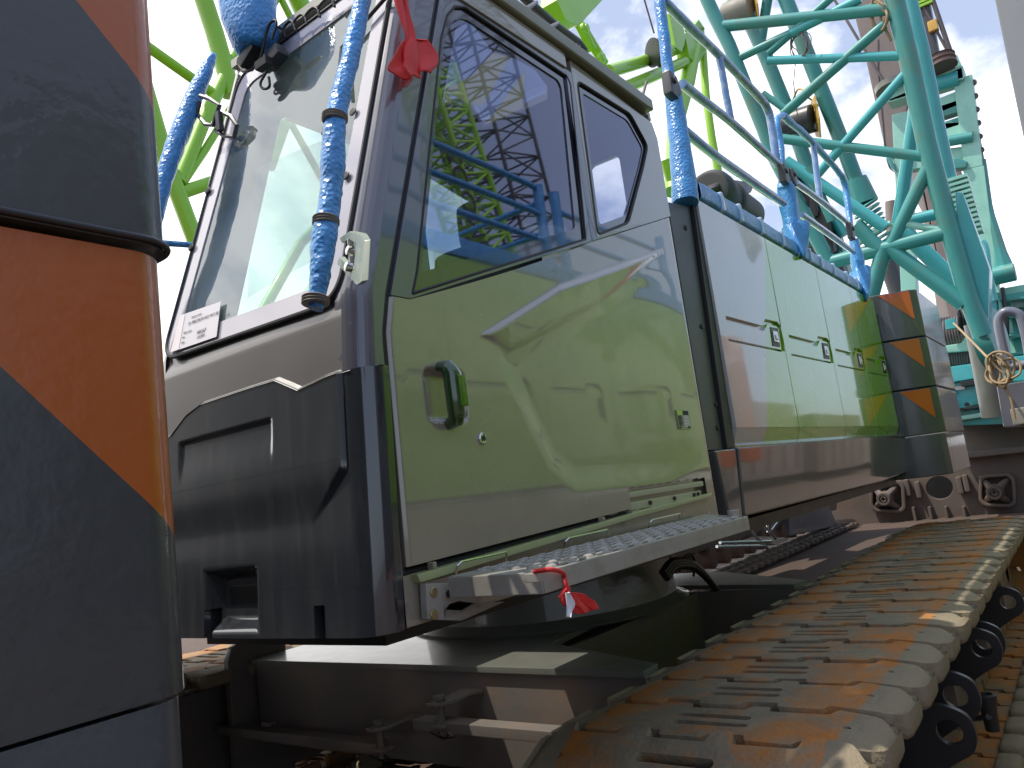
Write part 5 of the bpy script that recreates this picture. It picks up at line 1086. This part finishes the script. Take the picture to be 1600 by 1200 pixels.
finish('track_run', bm, 'steel2', ot)
bm = B(); box2(bm, (9.7, yo-2.6, 1.4), (11.0, yo+.1, 3.6), .03); finish('counterweight', bm, 'orange', oc)
# lattice masts rising behind it, seen only in the side window
def mast(nm, label, p0, p1, w0, w1, n, r, m, word=None):
    p0, p1 = Vector(p0), Vector(p1); d_ = (p1-p0).normalized(); u = d_.cross(Vector((0, 1, 0))).normalized(); v = d_.cross(u)
    e = empty(nm, p0, label, 'crane boom'); cs = []
    for a, b in ((1, 1), (1, -1), (-1, -1), (-1, 1)):
        q = [p0.lerp(p1, t)+u*a*(w0+(w1-w0)*t)+v*b*(w0+(w1-w0)*t) for t in [k/n for k in range(n+1)]]; cs.append(q); bm = B(); tube(bm, [q[0], q[-1]], r, 8); finish('chord', bm, m, e)
    for i in range(4):
        bm = B(); A_, B_ = cs[i], cs[(i+1) % 4]
        for k in range(n): tube(bm, [A_[k] if k % 2 else B_[k], B_[k+1] if k % 2 else A_[k+1]], r*.5, 6); tube(bm, [A_[k], B_[k]], r*.5, 6)
        finish('lacing', bm, m, e)
    return e, u, v, d_
def V(px, py, yv): q = P(px, py, y=yv); return Vector((q.x, 2*YS-yv, q.z))      # mirror image of a sight line in the cab side
e, u, v, d_ = mast('lattice_boom', 'narrow lime green lattice boom with dark lettering mirrored in the door window', V(780, 470, 9), V(665, 110, 9), .42, .42, 15, .06, 'limeb')
bp_ = V(745, 330, 8.5)
text_mesh('name_letters', 'ZOOMLION', .6, bp_+u*.0+d_*1.3-v*.04, -d_, u, 'ink', e, depth=.01)
mast('lattice_boom', 'tall dark grey lattice boom mirrored in the middle of the door window', V(830, 480, 15), V(690, -60, 15), 1.2, 1.2, 17, .07, 'grey')
# unseen brown boxes, added to darken what the housing doors mirror
e = empty('boom_section', (20, -6, 0), 'low rust brown boxes added out of view, mirrored along the bottom of the lime housing doors', 'steel section')
for k in range(5):
    bm = B(); x0 = 11.5+k*7; box2(bm, (x0, -7-.4*(k % 2), .3), (x0+6.4, -4.2-.3*(k % 2), 2.5+.35*((k*3) % 4)), .08); o = finish('reflection_box', bm, 'boom' if k % 2 else 'steel2', e)
    bm = B()
    for j in range(5): box2(bm, (x0+.4+j*1.3, -4.22-.3*(k % 2), .5), (x0+.55+j*1.3, -4.10-.3*(k % 2), 2.4), .02)
    finish('reflection_rib', bm, 'steel', o)
# stacked freight containers beyond the front of the cranes, mirrored in the black panel
YC = P(330, 760, x=2.4+6).y+3
for i, (x, y, z, col, lab) in enumerate(((-9, YC, 1.3, (.03, .10, .06), 'dark green freight container at the bottom of the stack mirrored in the black front panel'), (-9, YC, 3.9, (.30, .06, .03), 'rust red freight container in the middle of the mirrored stack'), (-9, YC, 6.5, (.22, .03, .035), 'crimson freight container on top of the mirrored stack'))):
    e = empty('freight_container', (x, y, z-1.3), lab, 'container', 'stacked freight containers'); bm = B(); n = 40
    def cf(a, b): k = a*n; return Vector((x+3, y-3+6*a, z-1.2+2.4*b))+Vector((.05*(1 if int(k*2) % 2 else -1), 0, 0))
    grid(bm, cf, 80, 1); box2(bm, (x-3, y-3, z-1.25), (x+2.9, y+3, z+1.25)); cm = mat('container_%d' % i, col, .5, coat=.3); finish('container_wall', bm, cm, e)
    bm = B()
    for yy in (y-3, y+3): box(bm, (x+3.03, yy, z), (.16, .16, 2.58), .02)
    for zz in (z-1.22, z+1.22): box(bm, (x+3.03, y, zz), (.14, 6, .12), .02)
    finish('container_post', bm, cm, e)
